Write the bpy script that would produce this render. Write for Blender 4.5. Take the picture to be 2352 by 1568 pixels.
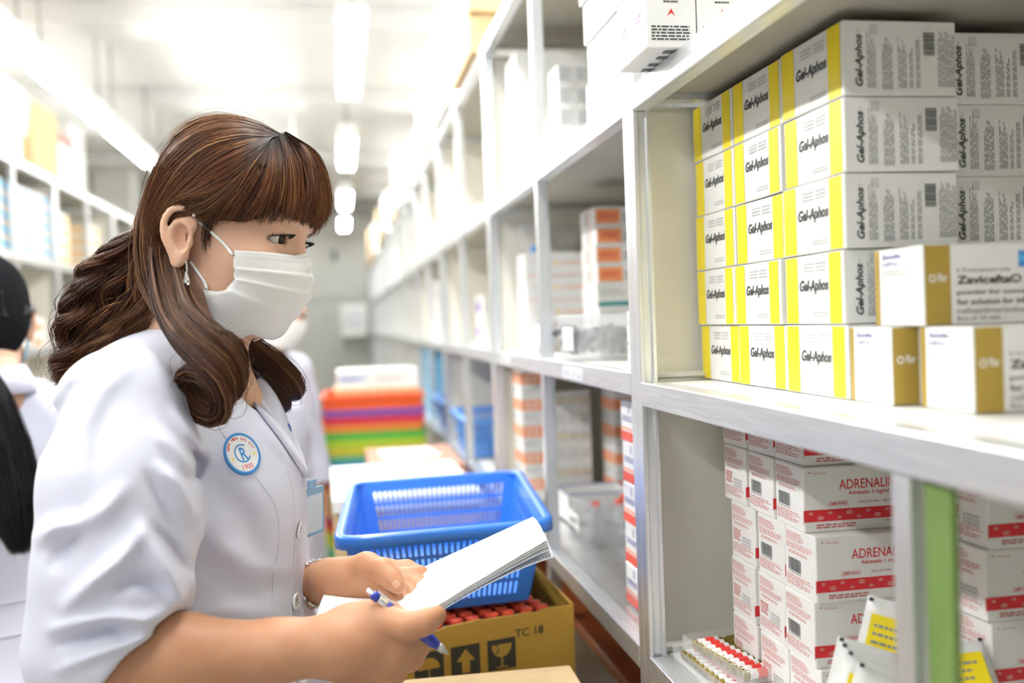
import bpy, bmesh, math, random
import numpy as np
from math import sin, cos, tan, atan, radians, pi
from mathutils import Vector, Matrix
random.seed(7); rng = np.random.default_rng(11)
SC = bpy.context.scene
COL = SC.collection
for o in list(bpy.data.objects): bpy.data.objects.remove(o)

# ---------------------------------------------------------------- camera
FPX = 2300.0; CX, CY = 1176.0, 784.0
YAW = atan(393/FPX); PITCH = -atan(48/FPX); ROLL = radians(2.0)
CAM = np.array([0.0, 0.0, 1.40])
FW = np.array([sin(YAW)*cos(PITCH), cos(YAW)*cos(PITCH), sin(PITCH)])
R0 = np.cross(FW, [0, 0, 1]); R0 /= np.linalg.norm(R0); U0 = np.cross(R0, FW)
RT = R0*cos(ROLL) - U0*sin(ROLL); UP = U0*cos(ROLL) + R0*sin(ROLL)
cd = bpy.data.cameras.new('camera'); cam = bpy.data.objects.new('camera', cd); COL.objects.link(cam)
M = Matrix(((RT[0], UP[0], -FW[0], CAM[0]), (RT[1], UP[1], -FW[1], CAM[1]), (RT[2], UP[2], -FW[2], CAM[2]), (0, 0, 0, 1)))
cam.matrix_world = M
cd.sensor_width = 36; cd.lens = FPX/2352*36; cd.clip_start = .05; cd.clip_end = 100
cd.dof.use_dof = True; cd.dof.focus_distance = 1.10; cd.dof.aperture_fstop = 2.6; cd.dof.aperture_blades = 0
SC.camera = cam

# ---------------------------------------------------------------- world and exposure
w = bpy.data.worlds.new('world'); SC.world = w; w.use_nodes = True
bg = w.node_tree.nodes['Background']; bg.inputs[0].default_value = (1.0, 1.0, .99, 1); bg.inputs[1].default_value = 0.45
SC.view_settings.view_transform = 'Standard'; SC.view_settings.look = 'None'
SC.view_settings.exposure = 0.70; SC.view_settings.gamma = 1; SC.view_settings.use_curve_mapping = False
LAMP_E = 46.0      # emission of a fluorescent tube

# ---------------------------------------------------------------- helpers
def ray(x, y): return FW + RT*(x-CX)/FPX - UP*(y-CY)/FPX
def P(x, y, d): return CAM + ray(x, y)*d
def onX(x, y, X): v = ray(x, y); return CAM + v*(X-CAM[0])/v[0]
def onY(x, y, Y): v = ray(x, y); return CAM + v*(Y-CAM[1])/v[1]
def onZ(x, y, Z): v = ray(x, y); return CAM + v*(Z-CAM[2])/v[2]

MATS = {}
def mat(name, col, rough=.55, metal=0, noise=0, nscale=30, bump=0, bscale=200, emit=0, trans=0, alpha=1, sheen=0, spec=.5, sss=0, coat=0, stretch=None, col2=None, ior=1.45):
    if name in MATS: return MATS[name]
    m = bpy.data.materials.new(name); m.use_nodes = True; nt = m.node_tree; b = nt.nodes['Principled BSDF']
    c = (*col, 1)
    b.inputs['Base Color'].default_value = c; b.inputs['Roughness'].default_value = rough; b.inputs['Metallic'].default_value = metal
    b.inputs['Specular IOR Level'].default_value = spec; b.inputs['IOR'].default_value = ior
    if coat: b.inputs['Coat Weight'].default_value = coat; b.inputs['Coat Roughness'].default_value = .12
    if sss:
        b.inputs['Subsurface Weight'].default_value = sss; b.inputs['Subsurface Radius'].default_value = (.012, .005, .003); b.inputs['Subsurface Scale'].default_value = .6
    if sheen: b.inputs['Sheen Weight'].default_value = sheen; b.inputs['Sheen Roughness'].default_value = .4
    if trans: b.inputs['Transmission Weight'].default_value = trans
    if alpha < 1: b.inputs['Alpha'].default_value = alpha
    if emit: b.inputs['Emission Color'].default_value = c; b.inputs['Emission Strength'].default_value = emit
    if noise or bump:
        tc = nt.nodes.new('ShaderNodeTexCoord'); src = tc.outputs['Object']
        if stretch:
            mp = nt.nodes.new('ShaderNodeMapping'); mp.inputs['Scale'].default_value = stretch
            nt.links.new(src, mp.inputs[0]); src = mp.outputs[0]
    if noise:
        n = nt.nodes.new('ShaderNodeTexNoise'); n.inputs['Scale'].default_value = nscale; n.inputs['Detail'].default_value = 4
        nt.links.new(src, n.inputs['Vector'])
        r = nt.nodes.new('ShaderNodeValToRGB'); c2 = col2 or tuple(max(0, v*(1-noise)) for v in col)
        r.color_ramp.elements[0].position = .3; r.color_ramp.elements[1].position = .7
        r.color_ramp.elements[0].color = (*c2, 1); r.color_ramp.elements[1].color = c
        nt.links.new(n.outputs['Fac'], r.inputs[0]); nt.links.new(r.outputs[0], b.inputs['Base Color'])
    if bump:
        n2 = nt.nodes.new('ShaderNodeTexNoise'); n2.inputs['Scale'].default_value = bscale; n2.inputs['Detail'].default_value = 3
        nt.links.new(src, n2.inputs['Vector'])
        bp = nt.nodes.new('ShaderNodeBump'); bp.inputs['Strength'].default_value = bump; bp.inputs['Distance'].default_value = .002
        nt.links.new(n2.outputs['Fac'], bp.inputs['Height']); nt.links.new(bp.outputs[0], b.inputs['Normal'])
    MATS[name] = m; return m

def tag(o, label=None, cat=None, group=None, kind=None):
    if label: o['label'] = label
    if cat: o['category'] = cat
    if group: o['group'] = group
    if kind: o['kind'] = kind
    return o
def mklink(name, me, parent=None):
    o = bpy.data.objects.new(name, me); COL.objects.link(o)
    if parent is not None: o.parent = parent
    return o
def empty(name, loc=(0, 0, 0), rz=0):
    o = bpy.data.objects.new(name, None); COL.objects.link(o); o.empty_display_size = .05
    o.location = loc; o.rotation_euler = (0, 0, rz); return o
def copy_tree(o, parent=None):
    c = o.copy(); COL.objects.link(c); c.parent = parent
    for k in ('label', 'group'):
        pass
    for ch in list(o.children): copy_tree(ch, c)
    return c

class MB:
    """collects polygons with material slots; build() links them as one mesh object"""
    def __init__(s): s.v = []; s.f = []; s.m = []; s.mats = []; s.sm = []
    def slot(s, m):
        if m not in s.mats: s.mats.append(m)
        return s.mats.index(m)
    def add(s, vs, fs, m, smooth=False):
        n = len(s.v); k = s.slot(m)
        s.v.extend([tuple(map(float, p)) for p in vs])
        for f in fs: s.f.append([i+n for i in f]); s.m.append(k); s.sm.append(smooth)
    def box(s, a, b, m, bev=0):
        a = np.array(a, float); b = np.array(b, float); lo = np.minimum(a, b); hi = np.maximum(a, b)
        if bev <= 0:
            c = [(x, y, z) for z in (lo[2], hi[2]) for y in (lo[1], hi[1]) for x in (lo[0], hi[0])]
            s.add(c, [(0, 2, 3, 1), (4, 5, 7, 6), (0, 1, 5, 4), (2, 6, 7, 3), (0, 4, 6, 2), (1, 3, 7, 5)], m); return
        bev = min(bev, .49*min(hi-lo))
        vs = []; idx = {}
        for cz in (0, 1):
            for cy in (0, 1):
                for cx in (0, 1):
                    cor = np.array([hi[0] if cx else lo[0], hi[1] if cy else lo[1], hi[2] if cz else lo[2]])
                    sg = np.array([-1 if cx else 1, -1 if cy else 1, -1 if cz else 1])
                    for ax in range(3):
                        p = cor + sg*bev; p[ax] = cor[ax]
                        idx[(cx, cy, cz, ax)] = len(vs); vs.append(p)
        fs = []
        for ax in range(3):
            o1, o2 = [(1, 2), (2, 0), (0, 1)][ax]
            for sd in (0, 1):
                q = []
                for (p1, p2) in ((0, 0), (1, 0), (1, 1), (0, 1)):
                    k = [0, 0, 0]; k[ax] = sd; k[o1] = p1; k[o2] = p2; q.append(idx[(*k, ax)])
                fs.append(q if sd else q[::-1])
        for ax in range(3):
            o1, o2 = [(1, 2), (2, 0), (0, 1)][ax]
            for p1 in (0, 1):
                for p2 in (0, 1):
                    k0 = [0, 0, 0]; k0[o1] = p1; k0[o2] = p2; k1 = list(k0); k1[ax] = 1
                    q = [idx[(*k0, o1)], idx[(*k1, o1)], idx[(*k1, o2)], idx[(*k0, o2)]]
                    fs.append(q if (p1 != p2) else q[::-1])
        for cz in (0, 1):
            for cy in (0, 1):
                for cx in (0, 1):
                    q = [idx[(cx, cy, cz, a)] for a in range(3)]
                    fs.append(q if (cx+cy+cz) % 2 == 1 else q[::-1])
        s.add(vs, fs, m)
    def quad(s, a, b, c, d, m): s.add([a, b, c, d], [(0, 1, 2, 3)], m)
    def prism(s, poly, z0, z1, m, smooth=False):
        n = len(poly); vs = [(x, y, z0) for x, y in poly] + [(x, y, z1) for x, y in poly]
        s.add(vs, [tuple(range(n))[::-1], tuple(range(n, 2*n))] + [(i, (i+1) % n, n+(i+1) % n, n+i) for i in range(n)], m, smooth)
    def lathe(s, prof, m, n=16, c=(0, 0, 0), axis=2, smooth=True, cap=True):
        vs = []; fs = []; k = len(prof)
        for r, h in prof:
            for i in range(n):
                t = 2*pi*i/n; p = [r*cos(t), r*sin(t), h]
                if axis == 0: p = [h, r*cos(t), r*sin(t)]
                if axis == 1: p = [r*sin(t), h, r*cos(t)]
                vs.append((p[0]+c[0], p[1]+c[1], p[2]+c[2]))
        for j in range(k-1):
            for i in range(n):
                fs.append((j*n+i, j*n+(i+1) % n, (j+1)*n+(i+1) % n, (j+1)*n+i))
        if cap: fs.append(tuple(range(n))[::-1]); fs.append(tuple(range((k-1)*n, k*n)))
        s.add(vs, fs, m, smooth)
    def tube(s, pts, r, m, n=8, smooth=True, closed=False):
        pts = [np.array(p, float) for p in pts]; k = len(pts); vs = []; fs = []
        rs = r if hasattr(r, '__len__') else [r]*k
        prev = None
        for i, p in enumerate(pts):
            if closed: t = pts[(i+1) % k] - pts[i-1]
            else: t = pts[min(i+1, k-1)] - pts[max(i-1, 0)]
            t = t/(np.linalg.norm(t)+1e-9)
            if prev is None:
                a = np.array([0, 0, 1.]) if abs(t[2]) < .9 else np.array([1., 0, 0]); u = np.cross(t, a)
            else: u = prev - t*(prev@t)
            u /= np.linalg.norm(u); prev = u; v = np.cross(t, u)
            for j in range(n):
                an = 2*pi*j/n; vs.append(p + (u*cos(an)+v*sin(an))*rs[i])
        for i in range(k if closed else k-1):
            for j in range(n):
                a = i*n; b = ((i+1) % k)*n
                fs.append((a+j, a+(j+1) % n, b+(j+1) % n, b+j))
        if not closed: fs.append(tuple(range(n))[::-1]); fs.append(tuple(range((k-1)*n, k*n)))
        s.add(vs, fs, m, smooth)
    def mesh(s, name):
        me = bpy.data.meshes.new(name); me.from_pydata(s.v, [], s.f)
        for m in s.mats: me.materials.append(m)
        me.polygons.foreach_set('material_index', s.m); me.polygons.foreach_set('use_smooth', s.sm); me.update(); return me
    def build(s, name, parent=None, loc=None, rot=None):
        o = mklink(name, s.mesh(name), parent)
        if loc is not None: o.location = loc
        if rot is not None: o.rotation_euler = rot
        return o

TXT = {}
def text2d(st, bold=0, shear=0):
    k = (st, bold, shear)
    if k not in TXT:
        cu = bpy.data.curves.new('t', 'FONT'); cu.body = st; cu.size = 1; cu.offset = bold; cu.shear = shear; cu.resolution_u = 3
        o = bpy.data.objects.new('t', cu); COL.objects.link(o)
        dg = bpy.context.evaluated_depsgraph_get(); me = bpy.data.meshes.new_from_object(o.evaluated_get(dg))
        v = np.array([x.co[:2] for x in me.vertices]); f = [tuple(p.vertices) for p in me.polygons]
        bpy.data.objects.remove(o); bpy.data.curves.remove(cu); bpy.data.meshes.remove(me)
        lo = v.min(0); hi = v.max(0); TXT[k] = ((v-lo)/(hi-lo), f, (hi-lo)[0]/(hi-lo)[1])
    return TXT[k]

class Print(MB):
    """flat print laid on faces: set a frame (origin, u, v, lift) then draw in metres"""
    def frame(s, o, u, v, lift=.0003):
        s.o = np.array(o, float); s.u = np.array(u, float); s.vv = np.array(v, float); s.n = np.cross(s.u, s.vv); s.lift = lift; return s
    def pt(s, x, y, k=0): return s.o + s.u*x + s.vv*y + s.n*(s.lift + k*.00012)
    def rect(s, x0, y0, x1, y1, m, k=0): s.add([s.pt(x0, y0, k), s.pt(x1, y0, k), s.pt(x1, y1, k), s.pt(x0, y1, k)], [(0, 1, 2, 3)], m)
    def poly(s, pts, m, k=1): s.add([s.pt(x, y, k) for x, y in pts], [tuple(range(len(pts)))], m)
    def text(s, st, x, y, w, h, m, bold=0, shear=0, rot=0, k=2):
        v, f, a = text2d(st, bold, shear); v = v*np.array([w, h]); c, sn = cos(rot), sin(rot)
        s.add([s.pt(x+p[0]*c-p[1]*sn, y+p[0]*sn+p[1]*c, k) for p in v], f, m)
    def lines(s, x, y, w, h, n, m, rot=0, fill=.5, seed=1, jag=.3, words=True):
        """n rows of word-length dashes standing for print too small to read"""
        rr = random.Random(seed); c, sn = cos(rot), sin(rot)
        for i in range(n):
            yy = h*(n-1-i+.5*(1-fill))/n; e = w*(1-jag*rr.random()); q = 0
            while q < e:
                l = min(w*rr.uniform(.06, .2), e-q) if words else e
                R_ = [(q, yy), (q+l, yy), (q+l, yy+h*fill/n), (q, yy+h*fill/n)]
                s.add([s.pt(x+a*c-b*sn, y+a*sn+b*c, 1) for a, b in R_], [(0, 1, 2, 3)], m); q += l + w*.03
    def barcode(s, x, y, w, h, m, n=14, horiz=False, seed=3):
        rr = random.Random(seed); q = 0; L = h if horiz else w
        while q < L:
            t = L/n*rr.uniform(.25, .8)
            if q+t > L: break
            if horiz: s.rect(x, y+q, x+w, y+q+t, m, 2)
            else: s.rect(x+q, y, x+q+t, y+h, m, 2)
            q += t + L/n*rr.uniform(.25, .6)
    def ring(s, x, y, r, t, m, n=16, k=2, a0=0, a1=2*pi):
        vs = []; fs = []
        for i in range(n+1):
            a = a0+(a1-a0)*i/n; vs += [s.pt(x+(r-t)*cos(a), y+(r-t)*sin(a), k), s.pt(x+r*cos(a), y+r*sin(a), k)]
        for i in range(n): fs.append((2*i, 2*i+1, 2*i+3, 2*i+2))
        s.add(vs, fs, m)
ORD = ['lowest', 'second lowest', 'third', 'fourth', 'fifth', 'sixth', 'seventh', 'eighth', 'ninth', 'tenth', 'eleventh', 'twelfth']
# ================================================================ materials of the place
WHITE = mat('white_paint', (.86, .86, .83), .6, noise=.03, nscale=3)
ALU = mat('brushed_aluminium', (.80, .82, .84), .34, .75, noise=.10, nscale=8, stretch=(60, 60, 2), col2=(.66, .68, .70))
ALU_H = mat('brushed_aluminium_rail', (.80, .82, .84), .34, .75, noise=.12, nscale=8, stretch=(60, 2, 60), col2=(.64, .66, .68))
CREAM = mat('cream_panel', (.86, .83, .73), .5, noise=.08, nscale=9, bump=.15, bscale=60)
BOARD = mat('shelf_laminate', (.84, .84, .80), .32, noise=.03, nscale=12)
BOARD_SHADE = mat('shaded_board_underside', (.40, .375, .31), .7, noise=.08, nscale=9)  # shade beneath the shelves, painted in as a darker board colour
CARD = mat('white_carton_board', (.87, .87, .85), .38, noise=.02, nscale=40)
KRAFT = mat('kraft_cardboard', (.66, .46, .22), .75, noise=.10, nscale=40, bump=.1, bscale=120)
KRAFTL = mat('pale_cardboard', (.64, .47, .26), .75, noise=.10, nscale=40)
YEL = mat('yellow_print', (.95, .76, .02), .4); BLK = mat('black_print', (.03, .03, .035), .5); GREY = mat('grey_print', (.28, .28, .29), .6)
LGREY = mat('light_grey_print', (.55, .55, .56), .6); RED = mat('red_print', (.70, .03, .04), .45); PRED = mat('pale_red_print', (.55, .10, .10), .5)
GOLD = mat('gold_print', (.45, .31, .06), .35, .2); ORNG = mat('orange_print', (.90, .33, .14), .5); TEAL = mat('teal_print', (.02, .30, .33), .5)
BLUE = mat('blue_print', (.06, .30, .75), .45); PINK = mat('magenta_print', (.70, .10, .28), .5); CYAN = mat('cyan_print', (.10, .55, .90), .45)
NAVY = mat('navy_print', (.05, .06, .30), .5); WPR = mat('white_print', (.9, .9, .88), .4); YBAND = mat('rubber_band', (.85, .66, .15), .5)
GREEN = mat('green_print', (.10, .55, .30), .5); PURP = mat('purple_print', (.28, .15, .5), .5)
TUBE = mat('lit_fluorescent_tube', (1, 1, .985), .5, emit=LAMP_E)
FIXT = mat('white_fixture', (.88, .88, .86), .4)

def struct(o): o['kind'] = 'structure'; return o
# floor of square tiles
FT = mat('floor_tile', (.62, .60, .53), .35, noise=.06, nscale=6); GROUT = mat('floor_grout', (.40, .38, .33), .8)
fl = MB(); fl.box((-2.4, -1.6, -.05), (1.0, 12.9, -.004), GROUT); floor = struct(fl.build('floor'))
tm = MB(); tm.box((-.198, -.198, -.006), (.198, .198, 0), FT, .002); tme = tm.mesh('floor_tile')
for i in range(8):
    for j in range(36):
        o = mklink('floor_tile', tme, floor); o.location = (-2.2+.4*i+.0, -1.4+.4*j, 0)
CEIL = mat('ceiling_paint', (.70, .70, .685), .7, noise=.04, nscale=2)
m_ = MB(); m_.box((-2.4, -1.6, 3.0), (1.0, 12.9, 3.1), CEIL); ceil = struct(m_.build('ceiling'))
for k, y in enumerate((2.2, 5.1, 6.85, 9.4, 11.6)):
    m_ = MB(); m_.box((-2.4, y, 2.90), (1.0, y+.28, 3.0), CEIL, .004); m_.build('ceiling_beam', ceil)
OLIV = mat('beige_wall_paint', (.33, .31, .225), .6, noise=.05, nscale=3)
m_ = MB(); m_.box((-2.4, -1.6, 0), (-2.3, 12.9, 3.0), OLIV); wl = struct(m_.build('wall_left'))
for y in (3.9, 5.9, 8.0, 10.2):
    m_ = MB(); m_.box((-2.3, y, 0), (-1.95, y+.45, 3.0), WHITE, .004); m_.build('column', wl)
m_ = MB(); m_.box((.80, -1.6, 0), (.90, 12.9, 3.0), WHITE); struct(m_.build('wall_right'))
m_ = MB(); m_.box((-2.4, 12.8, 0), (1.0, 12.9, 3.0), WHITE); wb = struct(m_.build('wall_back'))

# far grey metal cabinets closing the aisle, upper and lower
GMET = mat('grey_enamel', (.56, .57, .54), .45, noise=.04, nscale=5); DK = mat('dark_plastic', (.05, .05, .05), .5)
def steel_cabinet(name, x0, x1, y, z0, z1, label, plinth=False):
    t = empty(name, ((x0+x1)/2, y+.2, z0)); tag(t, label, 'cabinet', 'grey steel cabinets at the aisle end')
    w2 = (x1-x0)/2; h = z1-z0; b0 = .1 if plinth else 0
    m = MB(); m.box((-w2, -.18, b0), (w2, .2, h), GMET, .004); m.build('body', t)
    if plinth: m = MB(); m.box((-w2+.02, -.16, 0), (w2-.02, .2, b0), DK); m.build('plinth', t)
    for s in (-1, 1):
        m = MB(); m.box((min(0, s*w2)+.004, -.2, b0+.01), (max(0, s*w2)-.004, -.181, h-.01), GMET, .004); d = m.build('door', t)
        m = MB(); m.box((s*.09-.02 if s > 0 else -.11, -.212, h*.46), (.12 if s > 0 else -.07, -.201, h*.46+.13), DK, .004)
        if s > 0: m.build('handle', d)
    return t
a = onY(700, 680, 12.3); b = onY(848, 1000, 12.3); c = onY(848, 470, 12.3)
FC = steel_cabinet('steel_cabinet', -.62, .36, 12.3, 0, 1.72, 'grey two-door steel cabinet on the floor at the aisle end', True)
steel_cabinet('steel_cabinet', -.62, .36, 12.3, 1.72, 2.75, 'upper grey steel cabinet on top of the floor one at the aisle end')
steel_cabinet('steel_cabinet', -1.62, -.64, 12.3, 0, 1.72, 'grey steel cabinet at the aisle end behind the far masked worker', True)
m_ = MB(); m_.box((.02, 12.062, 1.28), (.32, 12.066, 1.66), WPR); m_.box((.05, 12.0615, 1.36), (.28, 12.062, 1.60), mat('notice_print', (.72, .74, .78), .6))
o = m_.build('paper_notice', FC); o.location = -Vector(FC.location); o['label'] = 'white paper notice taped to the right door'

# ================================================================ fluorescent fixtures
def lamp(x, y0, z, label, hang, L=1.24):
    t = empty('fluorescent_light', (x, y0, z)); tag(t, label, 'ceiling light', 'twin-tube fluorescent lights')
    m = MB(); m.box((-.055, 0, .03), (.055, L, .075), FIXT, .006); m.build('housing', t)
    for s in (-.032, .032):
        m = MB(); m.lathe([(.013, .03), (.013, L-.03)], TUBE, 12, (s, 0, .012), 1); m.build('tube', t)
    for yy in (0, L-.025):
        m = MB(); m.box((-.05, yy, -.006), (.05, yy+.025, .03), FIXT, .004); m.build('end_cap', t)
    for yy in (.12, L-.12):
        m = MB(); m.tube([(0, yy, .075), (0, yy, hang-z)], .006, mat('grey_rod', (.35, .36, .33), .5), 6); m.build('hanger', t)
    return t
ROWN = ['nearest', 'second', 'third', 'fourth', 'fifth', 'sixth', 'seventh', 'eighth']
for k, y in enumerate((.55, 2.1, 3.68, 5.9, 8.3, 10.4)):
    lamp(.085, y, 2.5, ROWN[k]+' twin-tube fluorescent light hung over the middle aisle, counted from the camera', 3.0)
for k, y in enumerate((-.85, .45, 1.75, 3.05, 4.36, 5.70, 7.2)):
    lamp(-1.19, y, 2.5, ROWN[k]+' twin-tube fluorescent light in the row above the left shelves, counted from the camera', 3.0)
# ceiling fan, far off
t = empty('ceiling_fan', (-.28, 7.2, 2.62)); tag(t, 'white three-blade ceiling fan seen behind the parting of the brown hair', 'ceiling fan')
m = MB(); m.lathe([(.02, .06), (.09, .05), (.10, 0), (.06, -.04)], FIXT, 20); m.build('motor', t)
m = MB(); m.tube([(0, 0, .05), (0, 0, .37)], .012, FIXT, 8); m.build('rod', t)
for k in range(3):
    m = MB(); m.box((.09, -.05, -.004), (.52, .06, .004), mat('fan_blade', (.72, .72, .68), .5), .003); o = m.build('blade', t); o.rotation_euler = (radians(8), 0, k*2*pi/3+.35)

# ================================================================ aluminium shelving
XF, XB = .36, .76
PW = .022          # post width
def post(m, y, z0, z1, x, mt, groove=0):
    # extruded channel: front flange, web and two lips so that the grooves are real
    m.box((x, y, z0), (x+.006, y+PW, z1), mt, .001)
    m.box((x+.006, y+.004, z0), (x+.016, y+PW-.004, z1), mt)
    m.box((x+.016, y, z0), (x+.022, y+PW, z1), mt, .001)
def shelf_unit(k, y0, label, group, side=1, x0=XF, levels=(.10, .45, .98, 1.328, 1.678, 2.062), depth=.40, centre_top=2.04, W=1.19, name='shelving_unit'):
    t = empty(name, (x0, y0, 0)); tag(t, label, 'shelving unit', group)
    zt = levels[-1]
    S = side
    def X(v): return S*v
    for y in (0, W-PW):
        m = MB(); post(m, y, 0, zt-.026, 0, ALU) if S > 0 else m.box((-.022, y, 0), (0, y+PW, zt-.026), ALU, .001); m.build('post', t)
        m = MB(); m.box((X(depth-.02), y, 0), (X(depth), y+PW, zt-.026), ALU); m.build('back_post', t)
    m = MB(); yc = W/2-.011; m.box((X(.0), yc, 0), (X(.022), yc+PW, centre_top), ALU, .001); m.build('centre_post', t)
    for z in levels:
        m = MB(); a0, a1 = (PW, W-PW) if z != zt else (0, W)
        m.box((X(-.001), a0, z-.028), (X(.004), a1, z+.001), ALU_H, .001)
        m.box((X(.004), a0, z-.028), (X(.020), a1, z-.023), ALU_H); m.box((X(.004), a0, z-.006), (X(.03), a1, z), ALU_H)
        m.build('rail', t)
        m = MB(); m.box((X(.03), PW*.5, z-.006), (X(depth-.02), W-PW*.5, z-.001), BOARD); m.box((X(.03), PW*.5, z-.008), (X(depth-.02), W-PW*.5, z-.006), BOARD_SHADE); m.build('shelf_board', t)  # thin lower layer carries the painted under-shelf shade
        for y in (PW*.5, W-PW*.5-.02):
            m = MB(); m.box((X(.022), y, z-.0165), (X(depth-.022), y+.02, z-.0085), ALU); m.build('shelf_bearer', t)
    for y in ((.004 if k != 1 or S < 0 else .036), W-.012)[:1 if (k == 0 and S > 0) else 2]:
        m = MB(); m.box((X(.024), y, .1), (X(depth-.021), y+.008, zt-.03), CREAM); m.build('side_panel', t)
    m = MB(); m.box((X(depth+.001), .01, .1), (X(depth+.006), W-.01, zt-.02), CREAM); m.build('back_panel', t)
    return t
UN = ['nearest', 'second', 'third', 'fourth', 'fifth', 'sixth', 'seventh', 'eighth', 'ninth', 'tenth']
RU = []
for k in range(10):
    lv = (.10, .55, .98, 1.318 if k == 0 else 1.328, 1.678, 2.062)
    RU.append(shelf_unit(k, .012+1.19*k, UN[k]+' aluminium shelving unit along the right of the aisle', 'right-hand shelving units', 1, XF, lv, .40, 1.288 if k == 0 else 2.04))
for k in range(8):
    shelf_unit(k, .10+1.06*k, UN[k]+' aluminium shelving unit along the left wall', 'left-hand shelving units', -1, -1.12, (.10, .55, .95, 1.36, 1.70, 2.045), .40, 2.02, W=1.05)
# ================================================================ cartons on the right-hand shelves
CM = {}
def carton_mesh(dx, dy, dz, m=None, bev=.0011):
    k = (dx, dy, dz, m)
    if k not in CM:
        b = MB(); b.box((-dx/2, -dy/2, 0), (dx/2, dy/2, dz), m or CARD, bev)
        CM[k] = b.mesh('carton')
    return CM[k]
PM = {}
def carton(name, dims, loc, label, cat='box', group=None, pr=None, rz=0, m=None, key=None):
    """closed carton with its print as a child; pr(Print, dx, dy, dz) draws on the faces"""
    o = mklink(name, carton_mesh(*dims, m)); o.location = loc; o.rotation_euler = (0, 0, rz); tag(o, label, cat, group)
    if pr:
        k = (key or pr.__name__, dims)
        if k not in PM:
            q = Print(); pr(q, *dims); PM[k] = q.mesh('printing')
        mklink('printing', PM[k], o)['kind'] = 'stuff'
    return o
def fX(q, dx, dy, dz): return q.frame((-dx/2, dy/2, 0), (0, -1, 0), (0, 0, 1))     # face towards the aisle
def fY(q, dx, dy, dz): return q.frame((-dx/2, -dy/2, 0), (1, 0, 0), (0, 0, 1))     # face towards the camera
def fB(q, dx, dy, dz): return q.frame((dx/2, -dy/2, 0), (-1, 0, 0), (0, 1, 0))     # underside
DKT = mat('charcoal_print', (.07, .07, .075), .5)

# ---- yellow-striped antacid cartons
GD = (.1125, .1245, .0675)
def pr_gel(q, dx, dy, dz):
    fX(q, dx, dy, dz); W = dy
    q.rect(.03*W, .001, .235*W, dz-.001, YEL); q.rect(.78*W, .001, .965*W, dz-.001, YEL)
    q.rect(.011*W, .001, .017*W, dz-.001, YEL)
    q.text('Gel-Aphos', .275*W, .43*dz, .49*W, .21*dz, DKT, .030, .22); q.text('®', .765*W, .60*dz, .016*W, .025*dz, DKT)
    q.lines(.36*W, .74*dz, .17*W, .15*dz, 3, LGREY, seed=2, jag=0); q.lines(.57*W, .74*dz, .16*W, .15*dz, 3, LGREY, seed=5, jag=0)
    q.lines(.50*W, .10*dz, .25*W, .085*dz, 2, LGREY, seed=3, jag=.1)
    fY(q, dx, dy, dz); W = dx
    q.text('Gel-Aphos', .185*W, .12*dz, .69*dz, .085*W, DKT, .030, .22, pi/2); q.text('®', .13*W, .83*dz, .016*W, .025*dz, DKT)
    for (u0, u1, n, a, b_, s_) in ((.205, .285, 6, .10, .88, 1), (.335, .43, 7, .08, .9, 2), (.475, .555, 6, .10, .85, 4), (.575, .61, 2, .10, .75, 6), (.635, .675, 3, .10, .8, 8), (.83, .985, 10, .12, .88, 9)):
        q.lines(u1*W, a*dz, (b_-a)*dz, (u1-u0)*W, n, GREY, pi/2, .42, s_, .35)
    q.barcode(.705*W, .54*dz, .10*W, .32*dz, DKT, 16, True)
    q.lines(.23*W, .80*dz, .075*W, .14*dz, 5, LGREY, seed=11, jag=0)
zb = 1.3178
for c, (y0, nm) in enumerate(((1.0975, 'far column'), (.9715, 'middle column'), (.8415, 'near column'))):
    for r in range(5):
        jx = [(.004, .000, .001, .002, .001), (.002, .0, .003, .001, .002), (.0, .001, .0, .002, .001)][c][r]; jy = [0, .002, -.001, -.003, -.003][r] if c else [.0, .0, 0, -.001, -.001][r]
        carton('medicine_carton', GD, (.451+jx+GD[0]/2, y0+jy+GD[1]/2, zb+r*.0684), 'yellow-striped carton facing the aisle, %s of five, %s' % (['lowest', 'second lowest', 'middle one', 'second highest', 'topmost'][r], nm),
               'medicine box', 'yellow-striped cartons', pr_gel, radians([.5, -1.5, 1, -.6, 1.2][r]*(.6 if c else .4)))
for r in range(5):
    carton('medicine_carton', GD, (.568+GD[0]/2+.002*(r % 2), .862+GD[1]/2, zb+r*.0678), 'yellow-striped carton in the back row at the right edge, %s of five' % (['lowest', 'second lowest', 'middle one', 'second highest', 'topmost'][r]),
           'medicine box', 'yellow-striped cartons', pr_gel, radians(-.5))
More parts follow.
